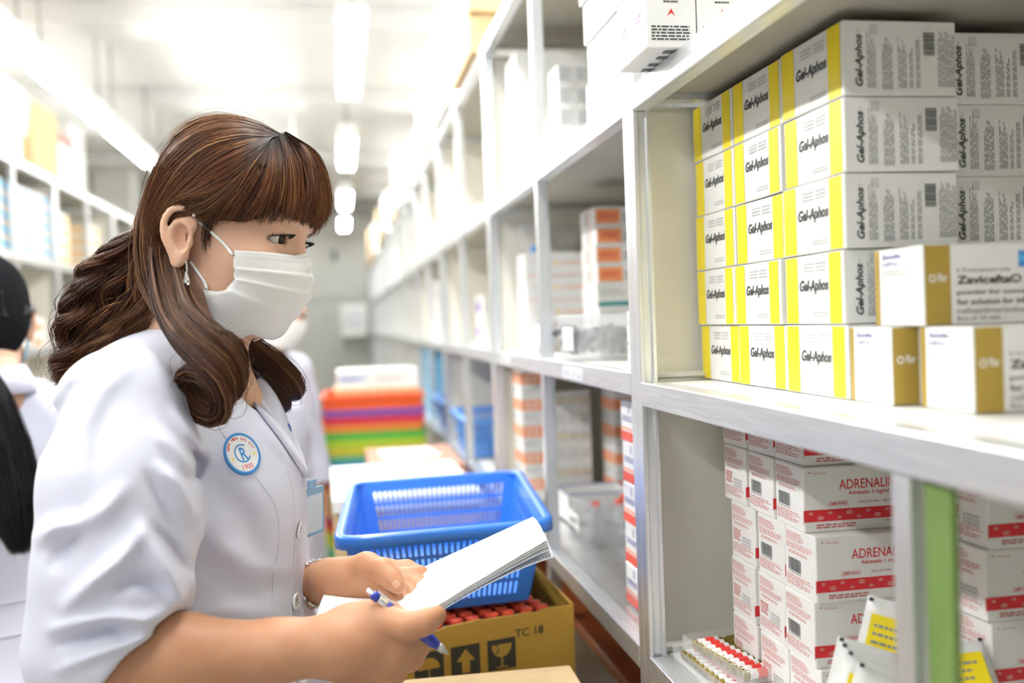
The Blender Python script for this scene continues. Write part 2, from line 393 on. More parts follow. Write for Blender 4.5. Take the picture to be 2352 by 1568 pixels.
# ---- gold-banded vial cartons in front of them
ZD = (.150, .070, .0655)
def pr_zav(q, dx, dy, dz):
    fX(q, dx, dy, dz); W = dy
    q.rect(.0, .0005, .10*W, dz-.0005, GOLD)
    q.text('Zavicefta', .17*W, .87*dz, .40*W, .055*dz, NAVY, .02); q.text('2 g/0.5 g', .17*W, .77*dz, .32*W, .06*dz, NAVY, .01)
    q.lines(.17*W, .64*dz, .58*W, .09*dz, 2, LGREY, seed=3, jag=.1); q.lines(.17*W, .54*dz, .5*W, .03*dz, 1, LGREY, seed=4, jag=.1); q.lines(.17*W, .05*dz, .4*W, .03*dz, 1, LGREY, seed=7)
    fY(q, dx, dy, dz); W = dx
    q.rect(.012*W, .0005, .165*W, dz-.0005, GOLD)
    q.ring(.055*W, .58*dz, .05*dz, .02*dz, WPR, 14); q.text('Pfizer', .085*W, .54*dz, .06*W, .10*dz, WPR, .02, .2)
    x0 = .20*W
    q.text('R Prescription only', x0, .64*dz, .33*W, .055*dz, GREY, .01)
    q.text('Zavicefta® 2 g/0.5 g', x0, .47*dz, .72*W, .14*dz, DKT, .03)
    q.text('powder for concentrate', x0, .355*dz, .56*W, .075*dz, DKT, .012); q.text('for solution for infusion', x0, .245*dz, .53*W, .075*dz, DKT, .012)
    q.text('ceftazidime/avibactam', x0, .135*dz, .52*W, .075*dz, GREY, 0); q.text('Box of 10 vials', x0, .05*dz, .26*W, .055*dz, GREY, .01)
    q.rect(.58*W, .70*dz, .95*W, .90*dz, CYAN); q.rect(.58*W, .70*dz, .95*W, .77*dz, BLUE, 1); q.rect(.58*W, .84*dz, .95*W, .90*dz, BLUE, 1)
za = [((.452, .767, zb), 'gold-banded white vial carton on the shelf beside the yellow-striped ones'), ((.466, .678, zb), 'gold-banded white vial carton on the shelf at the right edge, in front of its twin'), ((.463, .741, zb+.0662), 'gold-banded white vial carton lying on top of two like it, lettering towards the camera')]
for (p, lb) in za:
    carton('vial_carton', ZD, (p[0]+ZD[0]/2, p[1]+ZD[1]/2, p[2]), lb, 'medicine box', 'gold-banded cartons', pr_zav, radians(1.0 if p[2] > zb else -1.5))

# ---- red and white ampoule cartons on the lower shelf
AD = (.140, .0675, .0658)
PLK = mat('pale_pink_print', (.86, .62, .58), .5)
def pr_adr_side(barcode):
    def pr(q, dx, dy, dz):
        fX(q, dx, dy, dz); W = dy
        q.lines(.06*W, .80*dz, .62*W, .14*dz, 5, PRED, 0, .36, 2, .25); q.lines(.06*W, .68*dz, .86*W, .10*dz, 4, PRED, 0, .36, 3, .2); q.lines(.14*W, .60*dz, .6*W, .05*dz, 2, PRED, 0, .4, 5, .1)
        q.lines(.06*W, .10*dz, .84*W, .17*dz, 5, PRED, 0, .36, 7, .35)
        if barcode: q.barcode(.12*W, .33*dz, .42*W, .20*dz, DKT, 18); q.lines(.12*W, .29*dz, .42*W, .03*dz, 1, GREY, jag=0)
        else:
            q.lines(.08*W, .32*dz, .32*W, .21*dz, 5, PRED, seed=8, jag=.2); q.lines(.46*W, .27*dz, .36*W, .17*dz, 3, LGREY, seed=9, jag=0, fill=.7)
        q.rect(.985*W, .14*dz, .9995*W, .34*dz, RED)
        fY(q, dx, dy, dz); W = dx
        q.lines(.04*W, .90*dz, .02*W, .03*dz, 1, PRED); q.text('Thuốc kê đơn', .075*W, .89*dz, .10*W, .035*dz, PRED)
        q.text('ADRENALIN', .27*W, .64*dz, .43*W, .145*dz, RED, .004); q.text('Adrenalin 1 mg/ml', .34*W, .53*dz, .31*W, .080*dz, RED, .010)
        q.text('GMP-WHO', .20*W, .405*dz, .125*W, .04*dz, RED, .01)
        for (a, b_, c, d) in ((.19, .395, .335, .398), (.19, .455, .335, .458), (.19, .395, .192, .458), (.333, .395, .335, .458)): q.rect(a*W, b_*dz, c*W, d*dz, RED)
        q.text('Dung dịch tiêm', .42*W, .405*dz, .155*W, .05*dz, PRED); q.text('TB, TTM, TTTM', .60*W, .405*dz, .19*W, .045*dz, PRED)
        q.rect(.0, .165*dz, W, .345*dz, RED)
        rr = random.Random(4)
        for i in range(13):
            cx = (.05+.073*i)*W; cy = (.255+.05*(-1)**i)*dz; rd = .026*W if i % 3 == 1 else .018*W
            for a in range(4):
                aa = a*pi/2+i; q.ring(cx+rd*.55*cos(aa), min(max(cy+rd*.55*sin(aa), .215*dz), .295*dz), rd*.45, rd*.10, PLK, 8)
        q.lines(.09*W, .055*dz, .34*W, .075*dz, 2, PRED, seed=6, jag=.15); q.lines(.62*W, .11*dz, .2*W, .03*dz, 1, PRED, seed=12)
    return pr
pr_a, pr_b = pr_adr_side(True), pr_adr_side(False)
za_ = .9796; rows = []
cn = ['column nearest the sachets', 'middle column', 'column by the cream side panel']
rn = ['lowest', 'second lowest', 'middle', 'second highest', 'topmost']
ry = [(.915, .984, 1.063), (.918, .986, 1.063), (.914, .985, 1.064), (.931, 1.0045, 1.080), (.937, 1.009, 1.083)]
rx = [(.452, .450, .450), (.450, .450, .450), (.450, .451, .452), (.449, .450, .451), (.452, .452, .452)]
for r in range(5):
    for c in range(3):
        bc = (c == 0) or (c == 1 and r in (2, 3))
        carton('ampoule_carton', AD, (rx[r][c]+AD[0]/2, ry[r][c]+AD[1]/2, za_+r*.0660), 'red-banded ampoule carton, %s of five, %s' % (rn[r], cn[c]),
               'medicine box', 'red and white ampoule cartons', pr_a if bc else pr_b, radians([.8, -.6, .5, -1, .6][r]), None, 'adr_a' if bc else 'adr_b')
for r in range(5):
    carton('ampoule_carton', AD, (.566+.004*(r % 2)+AD[0]/2, .818+AD[1]/2, za_+r*.0660), 'red-banded ampoule carton right of the green-edged post, %s of five' % rn[r],
           'medicine box', 'red and white ampoule cartons', pr_b, radians(1.0), None, 'adr_b')

# ---- green glass pane edge behind the centre post of the nearest unit
GLS = mat('green_glass_edge', (.145, .235, .065), .3, spec=.4)
m_ = MB(); m_.box((XF+.006, .560, .985), (XF+.011, .589, 1.288), GLS, .0005); m_.build('sliding_glass', RU[0]).location = (-XF, -.012, 0)

# ---- amber ampoules in clear trays
CLR = mat('clear_plastic', (.93, .95, .95), .08, alpha=.16, spec=.8); AMB = mat('amber_glass', (.34, .24, .03), .08, trans=.35, coat=.6)
AMR = mat('ampoule_red', (.78, .05, .04), .4)
def ampoule_tray(x, y, z, rz, n, where, tilt=0):
    t = empty('ampoule_tray', (x, y, z), rz); t.rotation_euler = (tilt, 0, rz); L = n*.0128
    tag(t, 'clear plastic tray of amber ampoules '+where, 'tray', 'clear ampoule trays')
    m = MB(); m.box((-.004, -L-.004, 0), (.074, .004, .0012), CLR)
    for (a, b_) in (((-.004, -L-.004, 0), (-.003, .004, .016)), ((.073, -L-.004, 0), (.074, .004, .016)), ((-.004, -L-.004, 0), (.074, -L-.003, .016)), ((-.004, .003, 0), (.074, .004, .016))): m.box(a, b_, CLR)
    m.build('shell', t)
    for i in range(1, n):
        m = MB(); m.box((.004, -i*.0128-.0006, .0012), (.066, -i*.0128+.0006, .006), CLR); m.build('divider', t)
    for i in range(n):
        if 'a' not in AMP:
            m = MB(); m.lathe([(.003, 0), (.0052, .0012), (.0053, .030), (.0052, .036), (.0028, .041), (.0024, .043), (.0042, .048), (.0043, .058), (.002, .062), (.0012, .063)], AMB, 12, (0, 0, 0), 0); AMP['a'] = m.mesh('ampoule')
            m = MB(); m.lathe([(.0055, .006), (.0055, .034)], WPR, 12, (0, 0, 0), 0, cap=False); AMP['l'] = m.mesh('paper_label')
            m = MB(); m.lathe([(.0057, .016), (.0057, .028)], AMR, 12, (0, 0, 0), 0, cap=False); AMP['r'] = m.mesh('red_print')
        o = mklink('ampoule', AMP['a']); o.matrix_world = t.matrix_basis @ Matrix.Translation((.002+.002*random.random(), -(i+.5)*.0128, .0065)) @ Matrix.Rotation(random.uniform(-.9, .9), 4, 'X')
        tag(o, 'amber ampoule, %s from the far end of the tray %s' % (['first', 'second', 'third', 'fourth', 'fifth', 'sixth', 'seventh', 'eighth', 'ninth', 'tenth'][i], where), 'ampoule', 'amber ampoules')
        l = mklink('paper_label', AMP['l'], o); mklink('red_print', AMP['r'], l)
AMP = {}
ampoule_tray(.390, 1.165, .9806, radians(4), 10, 'lying on the shelf board', 0)
ampoule_tray(.398, 1.150, .9972, radians(9), 10, 'stacked on the other one', 0)
# ---- foil sachets leaning together
SAC = mat('sachet_foil', (.84, .85, .84), .3, bump=.15, bscale=90)
def sachet(loc, rot, lb, face):
    m = MB(); W, H = .056, (.145 if face == 'back' else .112); nx, nz = 5, 9; vs = []; fs = []
    for s in (1, -1):
        for j in range(nz+1):
            for i in range(nx+1):
                u, v = i/nx, j/nz; b = .0035*max(0, sin(pi*min(max((u-.08)/.84, 0), 1)))**.6*max(0, sin(pi*min(max((v-.06)/.88, 0), 1)))**.5+.0004
                vs.append((-W/2+W*u, s*b, H*v))
    N = (nx+1)*(nz+1)
    for j in range(nz):
        for i in range(nx):
            a = j*(nx+1)+i; q = (a, a+1, a+nx+2, a+nx+1); fs.append(q[::-1]); fs.append(tuple(N+k for k in q))
    for j in range(nz):
        for i0 in (0, nx):
            a = j*(nx+1)+i0; b2 = a+nx+1; fs.append((a, b2, N+b2, N+a) if i0 else (b2, a, N+a, N+b2))
    for i in range(nx):
        for j0 in (0, nz):
            a = j0*(nx+1)+i; fs.append((a, a+1, N+a+1, N+a) if not j0 else (a+1, a, N+a, N+a+1))
    m.add(vs, fs, SAC, True); o = m.build('foil_sachet', None, loc, rot); tag(o, lb, 'sachet', 'yellow and white sachets')
    q = Print(); q.frame((-W/2, -.0042, 0), (1, 0, 0), (0, 0, 1))
    if face == 'back':
        q.rect(.006, .012, W-.006, H-.014, YEL); q.lines(.010, .02, W-.02, H-.04, 14, GREY, seed=4, fill=.35)
    else:
        q.rect(.012, .018, .026, .05, YEL); q.rect(.006, H-.028, .016, H-.018, YEL); q.lines(.012, .055, .03, .02, 4, GREY, seed=3); q.text('Gel-Aphos', .008, .075, .034, .011, DKT, .02, .2)
    q.box((-W/2+.001, -.0012, H-.004), (-W/2+.005, -.0002, H-.001), BLK) if False else None
    q.rect(.001, H-.004, .005, H-.0005, BLK); q.rect(W-.005, H-.004, W-.001, H-.0005, BLK)
    q.build('printing', o)['kind'] = 'stuff'; return o
sx = [((.448, .826, .994), (radians(-6), radians(14), radians(-28)), 'yellow-backed foil sachet standing tallest in the group before the ampoule cartons', 'back'),
      ((.412, .800, .998), (radians(-16), radians(16), radians(-24)), 'white foil sachet leaning just in front of the yellow-backed one', 'front'),
      ((.402, .780, 1.000), (radians(-22), radians(18), radians(-24)), 'white foil sachet in the middle of the leaning group', 'front'),
      ((.394, .758, 1.002), (radians(-28), radians(20), radians(-24)), 'white foil sachet second from the front of the leaning group', 'front'),
      ((.388, .732, 1.004), (radians(-36), radians(22), radians(-26)), 'frontmost white foil sachet of the leaning group, lettering up', 'front'),
      ((.515, .725, .998), (radians(-50), radians(-8), radians(-20)), 'yellow and white foil sachet right of the green-edged post', 'back')]
for p, r, lb, f in sx: sachet(p, r, lb, f)

# ================================================================ top of the nearest unit: banded white boxes jutting over the edge
BD = (.055, .052, .150)
def pr_band(q, dx, dy, dz):
    fX(q, dx, dy, dz); W = dy
    q.ring(.55*W, .60*dz, .32*W, .03*W, PINK, 18); q.text('A', .48*W, .56*dz, .14*W, .06*dz, PINK); q.ring(.86*W, .78*dz, .12*W, .12*W, PINK, 10); q.ring(.22*W, .76*dz, .08*W, .02*W, PINK, 10)
    q.lines(.3*W, .22*dz, .4*W, .06*dz, 2, PINK, seed=4); q.lines(.2*W, .88*dz, .7*W, .06*dz, 3, PINK, seed=4)
    fY(q, dx, dy, dz); W = dx
    q.ring(.16*W, .82*dz, .1*W, .012*W, LGREY, 14); q.lines(.3*W, .78*dz, .62*W, .08*dz, 4, GREY, seed=4)
    q.lines(.1*W, .61*dz, .5*W, .03*dz, 1, DKT, seed=2); q.lines(.1*W, .5*dz, .18*W, .08*dz, 3, DKT, seed=2, jag=0); q.lines(.35*W, .31*dz, .3*W, .025*dz, 1, DKT)
    q.poly([(.42*W, .22*dz), (.5*W, .275*dz), (.58*W, .22*dz), (.5*W, .245*dz)], RED)
    q.lines(.1*W, .05*dz, .8*W, .11*dz, 5, DKT, seed=9, jag=.1)
    fB(q, dx, dy, dz); q.barcode(.15*dx, .15*dy, .45*dx, .25*dy, DKT, 16); q.barcode(.15*dx, .6*dy, .45*dx, .25*dy, DKT, 16)
for i, (dx_, dy_) in enumerate(((0, 0), (.0565, .0), (0, .053), (.0565, .053))):
    carton('vial_box', BD, (.338+.0275+dx_-.012, 1.010+.026+dy_, 1.6793), 'tall white box with magenta emblem, %s of the rubber-banded four' % ['front left', 'front right', 'back left', 'back right'][i], 'medicine box', 'rubber-banded boxes', pr_band, 0)
m_ = MB(); a, b_ = (.324, 1.008), (.4405, 1.117)
for i in range(1):
    m_.tube([(a[0], a[1], 1.769), (b_[0], a[1], 1.765), (b_[0], b_[1], 1.768), (a[0], b_[1], 1.771)], .0014, YBAND, 6, closed=True)
tag(m_.build('rubber_band'), 'yellow rubber band around the four tall white boxes', 'rubber band')
def pr_plain(q, dx, dy, dz):
    fX(q, dx, dy, dz); q.lines(.1*dy, .35*dz, .5*dy, .3*dz, 2, PLK, seed=4); fY(q, dx, dy, dz); q.lines(.1*dx, .3*dz, .3*dx, .3*dz, 3, LGREY, seed=5)
carton('medicine_box', (.12, .10, .19), (.50+.02, 1.06, 1.6785), 'plain tall white box right of the rubber-banded boxes', 'medicine box', None, pr_plain)
def pr_flat(q, dx, dy, dz):
    fX(q, dx, dy, dz); q.lines(.12*dy, .3*dz, .5*dy, .4*dz, 2, PLK, seed=4, jag=.1); fY(q, dx, dy, dz); q.lines(.1*dx, .3*dz, .5*dx, .4*dz, 2, LGREY, seed=5)
for r in range(6):
    carton('flat_carton', (.15, .172, .058), (.366+.075+[.0, .003, .0, -.004, .002, -.003][r], 1.250+.086+[.004, 0, .006, .012, .002, .0][r], 1.6785+r*.0585), 'flat white carton, %s in the tall pile left of the rubber-banded boxes' % (ORD[r] if r < 5 else 'topmost'), 'medicine box', 'flat white cartons', pr_flat)

# ---- second unit, upper shelf
def pr_grid(q, dx, dy, dz):
    fX(q, dx, dy, dz); q.text('TC', .2*dy, .25*dz, .5*dy, .5*dz, ORNG, .03)
    fY(q, dx, dy, dz); q.rect(.06*dx, .06*dz, .94*dx, .94*dz, LGREY); q.lines(.15*dx, .2*dz, .7*dx, .6*dz, 4, GREY, seed=4)
def pr_col(q, dx, dy, dz):
    fY(q, dx, dy, dz); q.text('Colistin', .22*dx, .72*dz, .6*dx, .15*dz, NAVY, .02); q.lines(.2*dx, .28*dz, .5*dx, .22*dz, 3, YBAND, seed=3)
    fX(q, dx, dy, dz); q.rect(.75*dy, .22*dz, .99*dy, .72*dz, CYAN); q.rect(.75*dy, .02*dz, .99*dy, .20*dz, mat('pale_blue_print', (.6, .75, .9), .5)); q.poly([(.5*dy, .80*dz), (.8*dy, .80*dz), (.98*dy, .95*dz), (.7*dy, .95*dz)], ORNG)
zu = 1.6775
for i in range(2):
    carton('colistin_box'.replace('colistin', 'antibiotic'), (.145, .10, .105), (.445+.0725+i*.148, 1.960+.05, zu), ['white antibiotic box with blue corner patch under the grey-printed boxes', 'white antibiotic box deeper in the shelf under the grey-printed boxes'][i], 'medicine box', None, pr_col)
for r in range(3):
    for c in range(4):
        carton('small_carton', (.034, .085, .042), (.446+.0175+c*.0355, 1.965+.0425, zu+.1055+r*.0425), 'small grey-printed carton, %s row, %s from left, above the blue-patched box' % (['bottom', 'middle', 'top'][r], ['first', 'second', 'third', 'fourth'][c]), 'medicine box', 'grey-printed small cartons', pr_grid)
def pr_red(q, dx, dy, dz):
    fX(q, dx, dy, dz); q.rect(.0, .28*dz, .9*dy, .62*dz, ORNG); q.text('TC', .25*dy, .34*dz, .35*dy, .2*dz, WPR, .02); q.lines(.1*dy, .8*dz, .6*dy, .1*dz, 2, PRED)
    fY(q, dx, dy, dz); q.rect(0, .28*dz, dx, .62*dz, ORNG); q.lines(.1*dx, .75*dz, .6*dx, .15*dz, 3, GREY)
def pr_mark(q, dx, dy, dz):
    fX(q, dx, dy, dz); q.text('TC', .35*dy, .3*dz, .4*dy, .4*dz, ORNG, .03); q.lines(.1*dy, .1*dz, .5*dy, .1*dz, 1, PLK)
for r in range(4):
    carton('tall_carton', (.16, .13, .078), (.400+.08, 2.17+.065, zu+r*.0785), 'orange-lettered white carton on the upper shelf beyond the centre post, %s of four' % ['lowest', 'second', 'third', 'topmost'][r], 'medicine box', 'orange-lettered cartons', pr_mark)

# ---- second unit, middle compartment
zm = 1.3275
def pr_org(q, dx, dy, dz):
    fY(q, dx, dy, dz); q.rect(.02*dx, .12*dz, .55*dx, .88*dz, ORNG); q.lines(.1*dx, .4*dz, .38*dx, .25*dz, 2, RED, seed=3); q.lines(.6*dx, .2*dz, .35*dx, .5*dz, 2, GREY, seed=5)
    fX(q, dx, dy, dz); q.rect(.3*dy, .15*dz, .5*dy, .85*dz, LGREY); q.rect(.55*dy, 0, .6*dy, dz, ORNG)
def pr_teal(q, dx, dy, dz):
    fY(q, dx, dy, dz); q.rect(.02*dx, .06*dz, .98*dx, .24*dz, TEAL); q.lines(.05*dx, .5*dz, .6*dx, .3*dz, 3, LGREY, seed=5)
    fX(q, dx, dy, dz); q.rect(.35*dy, .25*dz, .55*dy, .85*dz, LGREY)
for r in range(7):
    te = r < 3
    carton('syringe_carton', (.092, .118, .0455 if te else .0375), (.498+.046+.002*(r % 2), 1.905+.059, zm+(r*.046 if te else 3*.046+(r-3)*.0378)), ('white carton with teal band, %s of three under the orange-labelled ones' % ['lowest', 'middle', 'top'][r]) if te else ('white carton with orange label, %s of four above the teal-banded ones' % ['lowest', 'second', 'third', 'topmost'][r-3]), 'medicine box', 'orange and teal cartons', pr_teal if te else pr_org)
for r in range(5):
    carton('slim_carton', (.07, .10, .052), (.600+.035, 1.86+.05+.004*r, zm+r*.0525), 'slim white carton, %s in the pile right of the orange-labelled cartons' % rn[r], 'medicine box', 'slim white cartons', pr_teal if r < 3 else pr_plain)
def pr_wor(q, dx, dy, dz):
    fY(q, dx, dy, dz); q.rect(.03*dx, .03*dz, .97*dx, .10*dz, PLK); q.ring(.48*dx, .58*dz, .03*dx, .03*dx, mat('amber_print', (.95, .6, .1), .5), 10); q.lines(.56*dx, .5*dz, .34*dx, .14*dz, 1, ORNG, seed=4, jag=.1); q.lines(.1*dx, .5*dz, .3*dx, .2*dz, 2, PLK)
for r in range(4):
    carton('wide_carton', (.150, .11, .056), (.420+.075, 2.245+.055, zm+r*.0565), 'wide orange-lettered carton behind the centre post, middle shelf, %s of four' % ['lowest', 'second', 'third', 'topmost'][r], 'medicine box', 'wide orange-lettered cartons', pr_wor)
carton('plain_carton', (.06, .10, .215), (.605, 2.26, zm), 'plain upright white carton between the wide cartons and the orange-labelled ones', 'medicine box', None, pr_plain)
# clear jar with blue cap on the wide cartons
m = MB(); m.lathe([(.036, 0), (.040, .004), (.042, .065), (.044, .068)], CLR, 24); o = m.build('plastic_jar', None, (.455, 2.30, zm+.227)); tag(o, 'clear plastic jar holding a blue cap on top of the wide cartons', 'jar')
m = MB(); m.lathe([(.013, 0), (.014, .012), (.012, .016)], BLUE, 16); m.build('blue_cap', o, (0, -.01, .002))
m = MB(); m.lathe([(.040, 0), (.044, .062)], CLR, 24); o = m.build('plastic_jar', None, (.545, 2.31, zm+.227)); tag(o, 'empty clear plastic jar behind the thin centre post', 'jar')
# clear tub with dark contents and a handwritten card
def tub(x, y, z, W, D, H, lb, cat='plastic tub'):
    t = empty('plastic_tub', (x, y, z)); tag(t, lb, cat)
    m = MB(); n = 28; pr = []
    def ringp(s, zz): return [((W/2*s)*np.sign(cos(a))*abs(cos(a))**.36, (D/2*s)*np.sign(sin(a))*abs(sin(a))**.36, zz) for a in [2*pi*i/n for i in range(n)]]
    R_ = [ringp(.86, 0), ringp(.90, .006), ringp(.97, H*.9), ringp(1.03, H*.92), ringp(1.03, H), ringp(.97, H), ringp(.95, H*.9), ringp(.87, .008)]
    vs = [p for r in R_ for p in r]; fs = [tuple(range(n))[::-1]]
    for j in range(len(R_)-1):
        for i in range(n): fs.append((j*n+i, j*n+(i+1) % n, (j+1)*n+(i+1) % n, (j+1)*n+i))
    fs.append(tuple(range((len(R_)-1)*n, len(R_)*n))); m.add(vs, fs, mat('frosted_plastic', (.93, .94, .94), .25, alpha=.26, spec=.3), True); m.build('shell', t); return t
t = tub(.440, 1.70, zm, .115, .20, .078, 'clear plastic tub of dark ampoules with a handwritten white card on the middle shelf')
m = MB(); rr = random.Random(3)
for i in range(40):
    a, b_ = rr.uniform(-.045, .045), rr.uniform(-.085, .06); m.tube([(a, b_, .012+.045*rr.random()), (a+.02*rr.uniform(-1, 1), b_+.04, .014+.04*rr.random())], .006, mat('dark_glass', (.06, .06, .08), .15), 8)
o = m.build('dark_contents', t); o['kind'] = 'stuff'
q = Print(); q.frame((-.062, -.012, .02), (0, -1, 0), (0, 0, 1)); q.rect(0, 0, .075, .038, WPR); q.text('AT. Cali', .012, .010, .05, .017, NAVY, 0, .3); q.build('name_card', t)
# white bottle near the post
m = MB(); m.lathe([(.020, 0), (.022, .003), (.022, .058), (.020, .062), (.021, .063), (.021, .078), (.019, .080)], mat('white_plastic', (.88, .88, .87), .35), 24); o = m.build('plastic_bottle', None, (.416, 1.345, zm)); tag(o, 'small white plastic bottle standing by the shelf post on the middle shelf', 'bottle')
m = MB(); m.lathe([(.0222, .012), (.0222, .05)], WPR, 24, cap=False); l = m.build('bottle_label', o)
q = Print(); q.frame((-.0226, .006, .02), (0, -1, 0), (0, 0, 1)); q.rect(0, .012, .004, .018, TEAL); q.rect(.006, .012, .009, .018, RED); q.lines(0, 0, .012, .008, 3, GREY); q.build('printing', l)
m = MB()
rr = random.Random(5); R_ = []
for j in range(7):
    for i in range(16):
        a = 2*pi*i/16; s = [.6, 1, 1.1, 1, .8, .5, .15][j]*(1+.18*rr.uniform(-1, 1)); R_.append((.035*s*cos(a), .045*s*sin(a), .06*j/6+.002*rr.random()))
m.add(R_, [(j*16+i, j*16+(i+1) % 16, (j+1)*16+(i+1) % 16, (j+1)*16+i) for j in range(6) for i in range(16)]+[tuple(range(16))[::-1], tuple(range(96, 112))], mat('milky_bag', (.88, .89, .9), .2, alpha=.75), True)
tag(m.build('plastic_bag', None, (.432, 2.17, zm+.001)), 'crumpled milky plastic bag on the middle shelf left of the centre post', 'bag')
# slip-in shelf labels on the rails
def rail_label(x, y, z, w, st, lb):
    q = Print(); q.frame((XF-.0016, y, z), (0, -1, 0), (0, 0, 1)); q.box((XF-.0014, y-w, z), (XF-.0011, y, z+.019), mat('label_sleeve', (.80, .82, .84), .3)); q.rect(.002, .002, w-.002, .017, WPR); q.text(st, .006, .004, w-.012, .011, GREY, .01)
    tag(q.build('shelf_label'), lb, 'label', 'slip-in rail labels')
rail_label(XF, 1.612, 1.304, .135, 'THUOC CAP CUU', 'slip-in label on the middle rail right of the thin centre post')
rail_label(XF, 2.25, 1.304, .12, 'THUOC CAP CUU', 'slip-in label on the middle rail left of the thin centre post')
rail_label(XF, 1.60, 1.655, .14, 'DICH VU', 'slip-in label on the upper rail left of the flat carton pile')

# ---- second unit, lower compartment: foil, tubs, banded packs
FOIL = mat('bubble_foil', (.82, .83, .84), .22, .85, bump=.9, bscale=160)
m_ = MB(); nx, ny = 12, 40
vs = [(XF+.024+.34*i/nx, 1.262+1.09*j/ny, .9803+.0035*rng.random()*(1 if 0 < i else .3)) for j in range(ny+1) for i in range(nx+1)]
m_.add(vs, [(j*(nx+1)+i, j*(nx+1)+i+1, (j+1)*(nx+1)+i+1, (j+1)*(nx+1)+i) for j in range(ny) for i in range(nx)], FOIL, True)
tag(m_.build('bubble_foil_sheet'), 'silver bubble-wrap foil sheet lining the lower shelf', 'foil')
zl = .985
def pr_rs(q, dx, dy, dz):
    fX(q, dx, dy, dz); q.rect(0, .02*dz, dy, .26*dz, mat('brick_red_print', (.72, .10, .06), .5)); q.rect(0, .30*dz, dy, .35*dz, ORNG); q.lines(.1*dy, .5*dz, .6*dy, .15*dz, 3, NAVY, seed=3); q.lines(.45*dy, .72*dz, .1*dy, .2*dz, 4, NAVY, seed=4, jag=0)
    fY(q, dx, dy, dz); q.rect(0, .02*dz, dx, .26*dz, mat('brick_red_print', (1, 0, 0))); q.lines(.1*dx, .5*dz, .6*dx, .3*dz, 4, NAVY, seed=3)
for r in range(5):
    carton('red_band_carton', (.12, .085, .0585), (.398+.06+.001*(r % 2), 1.325+.0425, zl+r*.059), 'carton with brick-red band beside the shelf post, %s of five' % rn[r], 'medicine box', 'brick-red banded cartons', pr_rs)
def pr_pack(q, dx, dy, dz):
    fY(q, dx, dy, dz); q.lines(.1*dx, .2*dz, .8*dx, .6*dz, 5, LGREY, seed=4, jag=.1)
    fX(q, dx, dy, dz); q.lines(.1*dy, .2*dz, .8*dy, .6*dz, 5, LGREY, seed=5)
for r in range(6):
    for c in range(4):
        carton('small_pack', (.027, .06, .041), (.452+.0135+c*.0278, 2.25+.03, zl+.0+r*.0414), 'small pack in the rubber-banded wall, row %s from bottom, %s from left' % (['one', 'two', 'three', 'four', 'five', 'six'][r], ['first', 'second', 'third', 'fourth'][c]), 'medicine box', 'rubber-banded small packs', pr_pack)
    if r % 2:
        m = MB(); m.tube([(.450, 2.249, zl+.02+r*.0414), (.565, 2.249, zl+.02+r*.0414), (.565, 2.312, zl+.02+r*.0414), (.450, 2.312, zl+.02+r*.0414)], .0016, YBAND, 6, closed=True)
        tag(m.build('rubber_band'), 'yellow rubber band around the %s rows of small white packs' % ['bottom', 'middle', 'top'][r//2], 'rubber band')
def pr_rw(q, dx, dy, dz):
    for fr, W in ((fX, dy), (fY, dx)):
        fr(q, dx, dy, dz); q.rect(.0, .45*dz, .95*W, .85*dz, ORNG); q.ring(.3*W, .65*dz, .12*dz, .05*dz, WPR, 10); q.ring(.65*W, .65*dz, .12*dz, .05*dz, WPR, 10); q.lines(.1*W, .1*dz, .7*W, .2*dz, 2, LGREY)
for r in range(5):
    carton('red_label_carton', (.115, .10, .060), (.590+.0575, 2.15+.05, zl+r*.0605), 'orange-red labelled carton right of the small banded packs, %s of five' % rn[r], 'medicine box', 'orange-red labelled cartons', pr_rw)
for r in range(5):
    carton('red_label_carton', (.05, .11, .060), (.400+.025, 2.24+.055, zl+r*.0605), 'orange-red labelled carton left of the small banded packs, %s of five' % rn[r], 'medicine box', 'orange-red labelled cartons', pr_rw)
for c in range(4):
    carton('small_pack', (.036, .05, .038), (.468+c*.038, 2.18, zl), 'small white carton standing behind the blue-edged tray, %s from the left' % ['first', 'second', 'third', 'fourth'][c], 'medicine box', 'small packs behind the tray', pr_pack)
# shallow open tray box, white with navy rim
t = empty('open_carton', (.508, 2.03, zl)); tag(t, 'shallow open white carton with navy edges behind the frosted tub', 'box')
m = MB(); w_, d_, h_ = .066, .06, .058
for (a, b_) in (((-w_, -d_, 0), (w_, d_, .002)), ((-w_, -d_, 0), (-w_+.002, d_, h_)), ((w_-.002, -d_, 0), (w_, d_, h_)), ((-w_, -d_, 0), (w_, -d_+.002, h_)), ((-w_, d_-.002, 0), (w_, d_, h_))): m.box(a, b_, CARD)
m.build('body', t); m = MB(); m.tube([(-w_, -d_, h_), (w_, -d_, h_), (w_, d_, h_), (-w_, d_, h_)], .002, NAVY, 4, closed=True, smooth=False); m.build('navy_edge', t)
t = tub(.490, 1.845, zl, .125, .155, .075, 'frosted plastic tub of red-capped vials with handwritten cards on the lower shelf')
q = Print(); q.frame((-.0655, .055, .018), (0, -1, 0), (0, 0, 1)); q.rect(0, 0, .085, .03, WPR); q.text('Suxame', .01, .008, .06, .014, DKT, .02, .2); q.build('name_card', t)
q = Print(); q.frame((.0, -.0795, .018), (1, 0, 0), (0, 0, 1)); q.rect(0, 0, .06, .03, WPR); q.text('Suxame', .006, .008, .05, .015, DKT, .03, .2); q.build('name_card', t)
VB = MB(); VB.lathe([(.010, 0), (.010, .032), (.006, .037), (.006, .044)], mat('vial_glass', (.85, .87, .88), .1, alpha=.5), 14); VBm = VB.mesh('vial')
VC = MB(); VC.lathe([(.0085, .043), (.0085, .052), (.007, .053)], mat('red_vial_cap', (.85, .09, .04), .4), 14); VCm = VC.mesh('vial_cap')
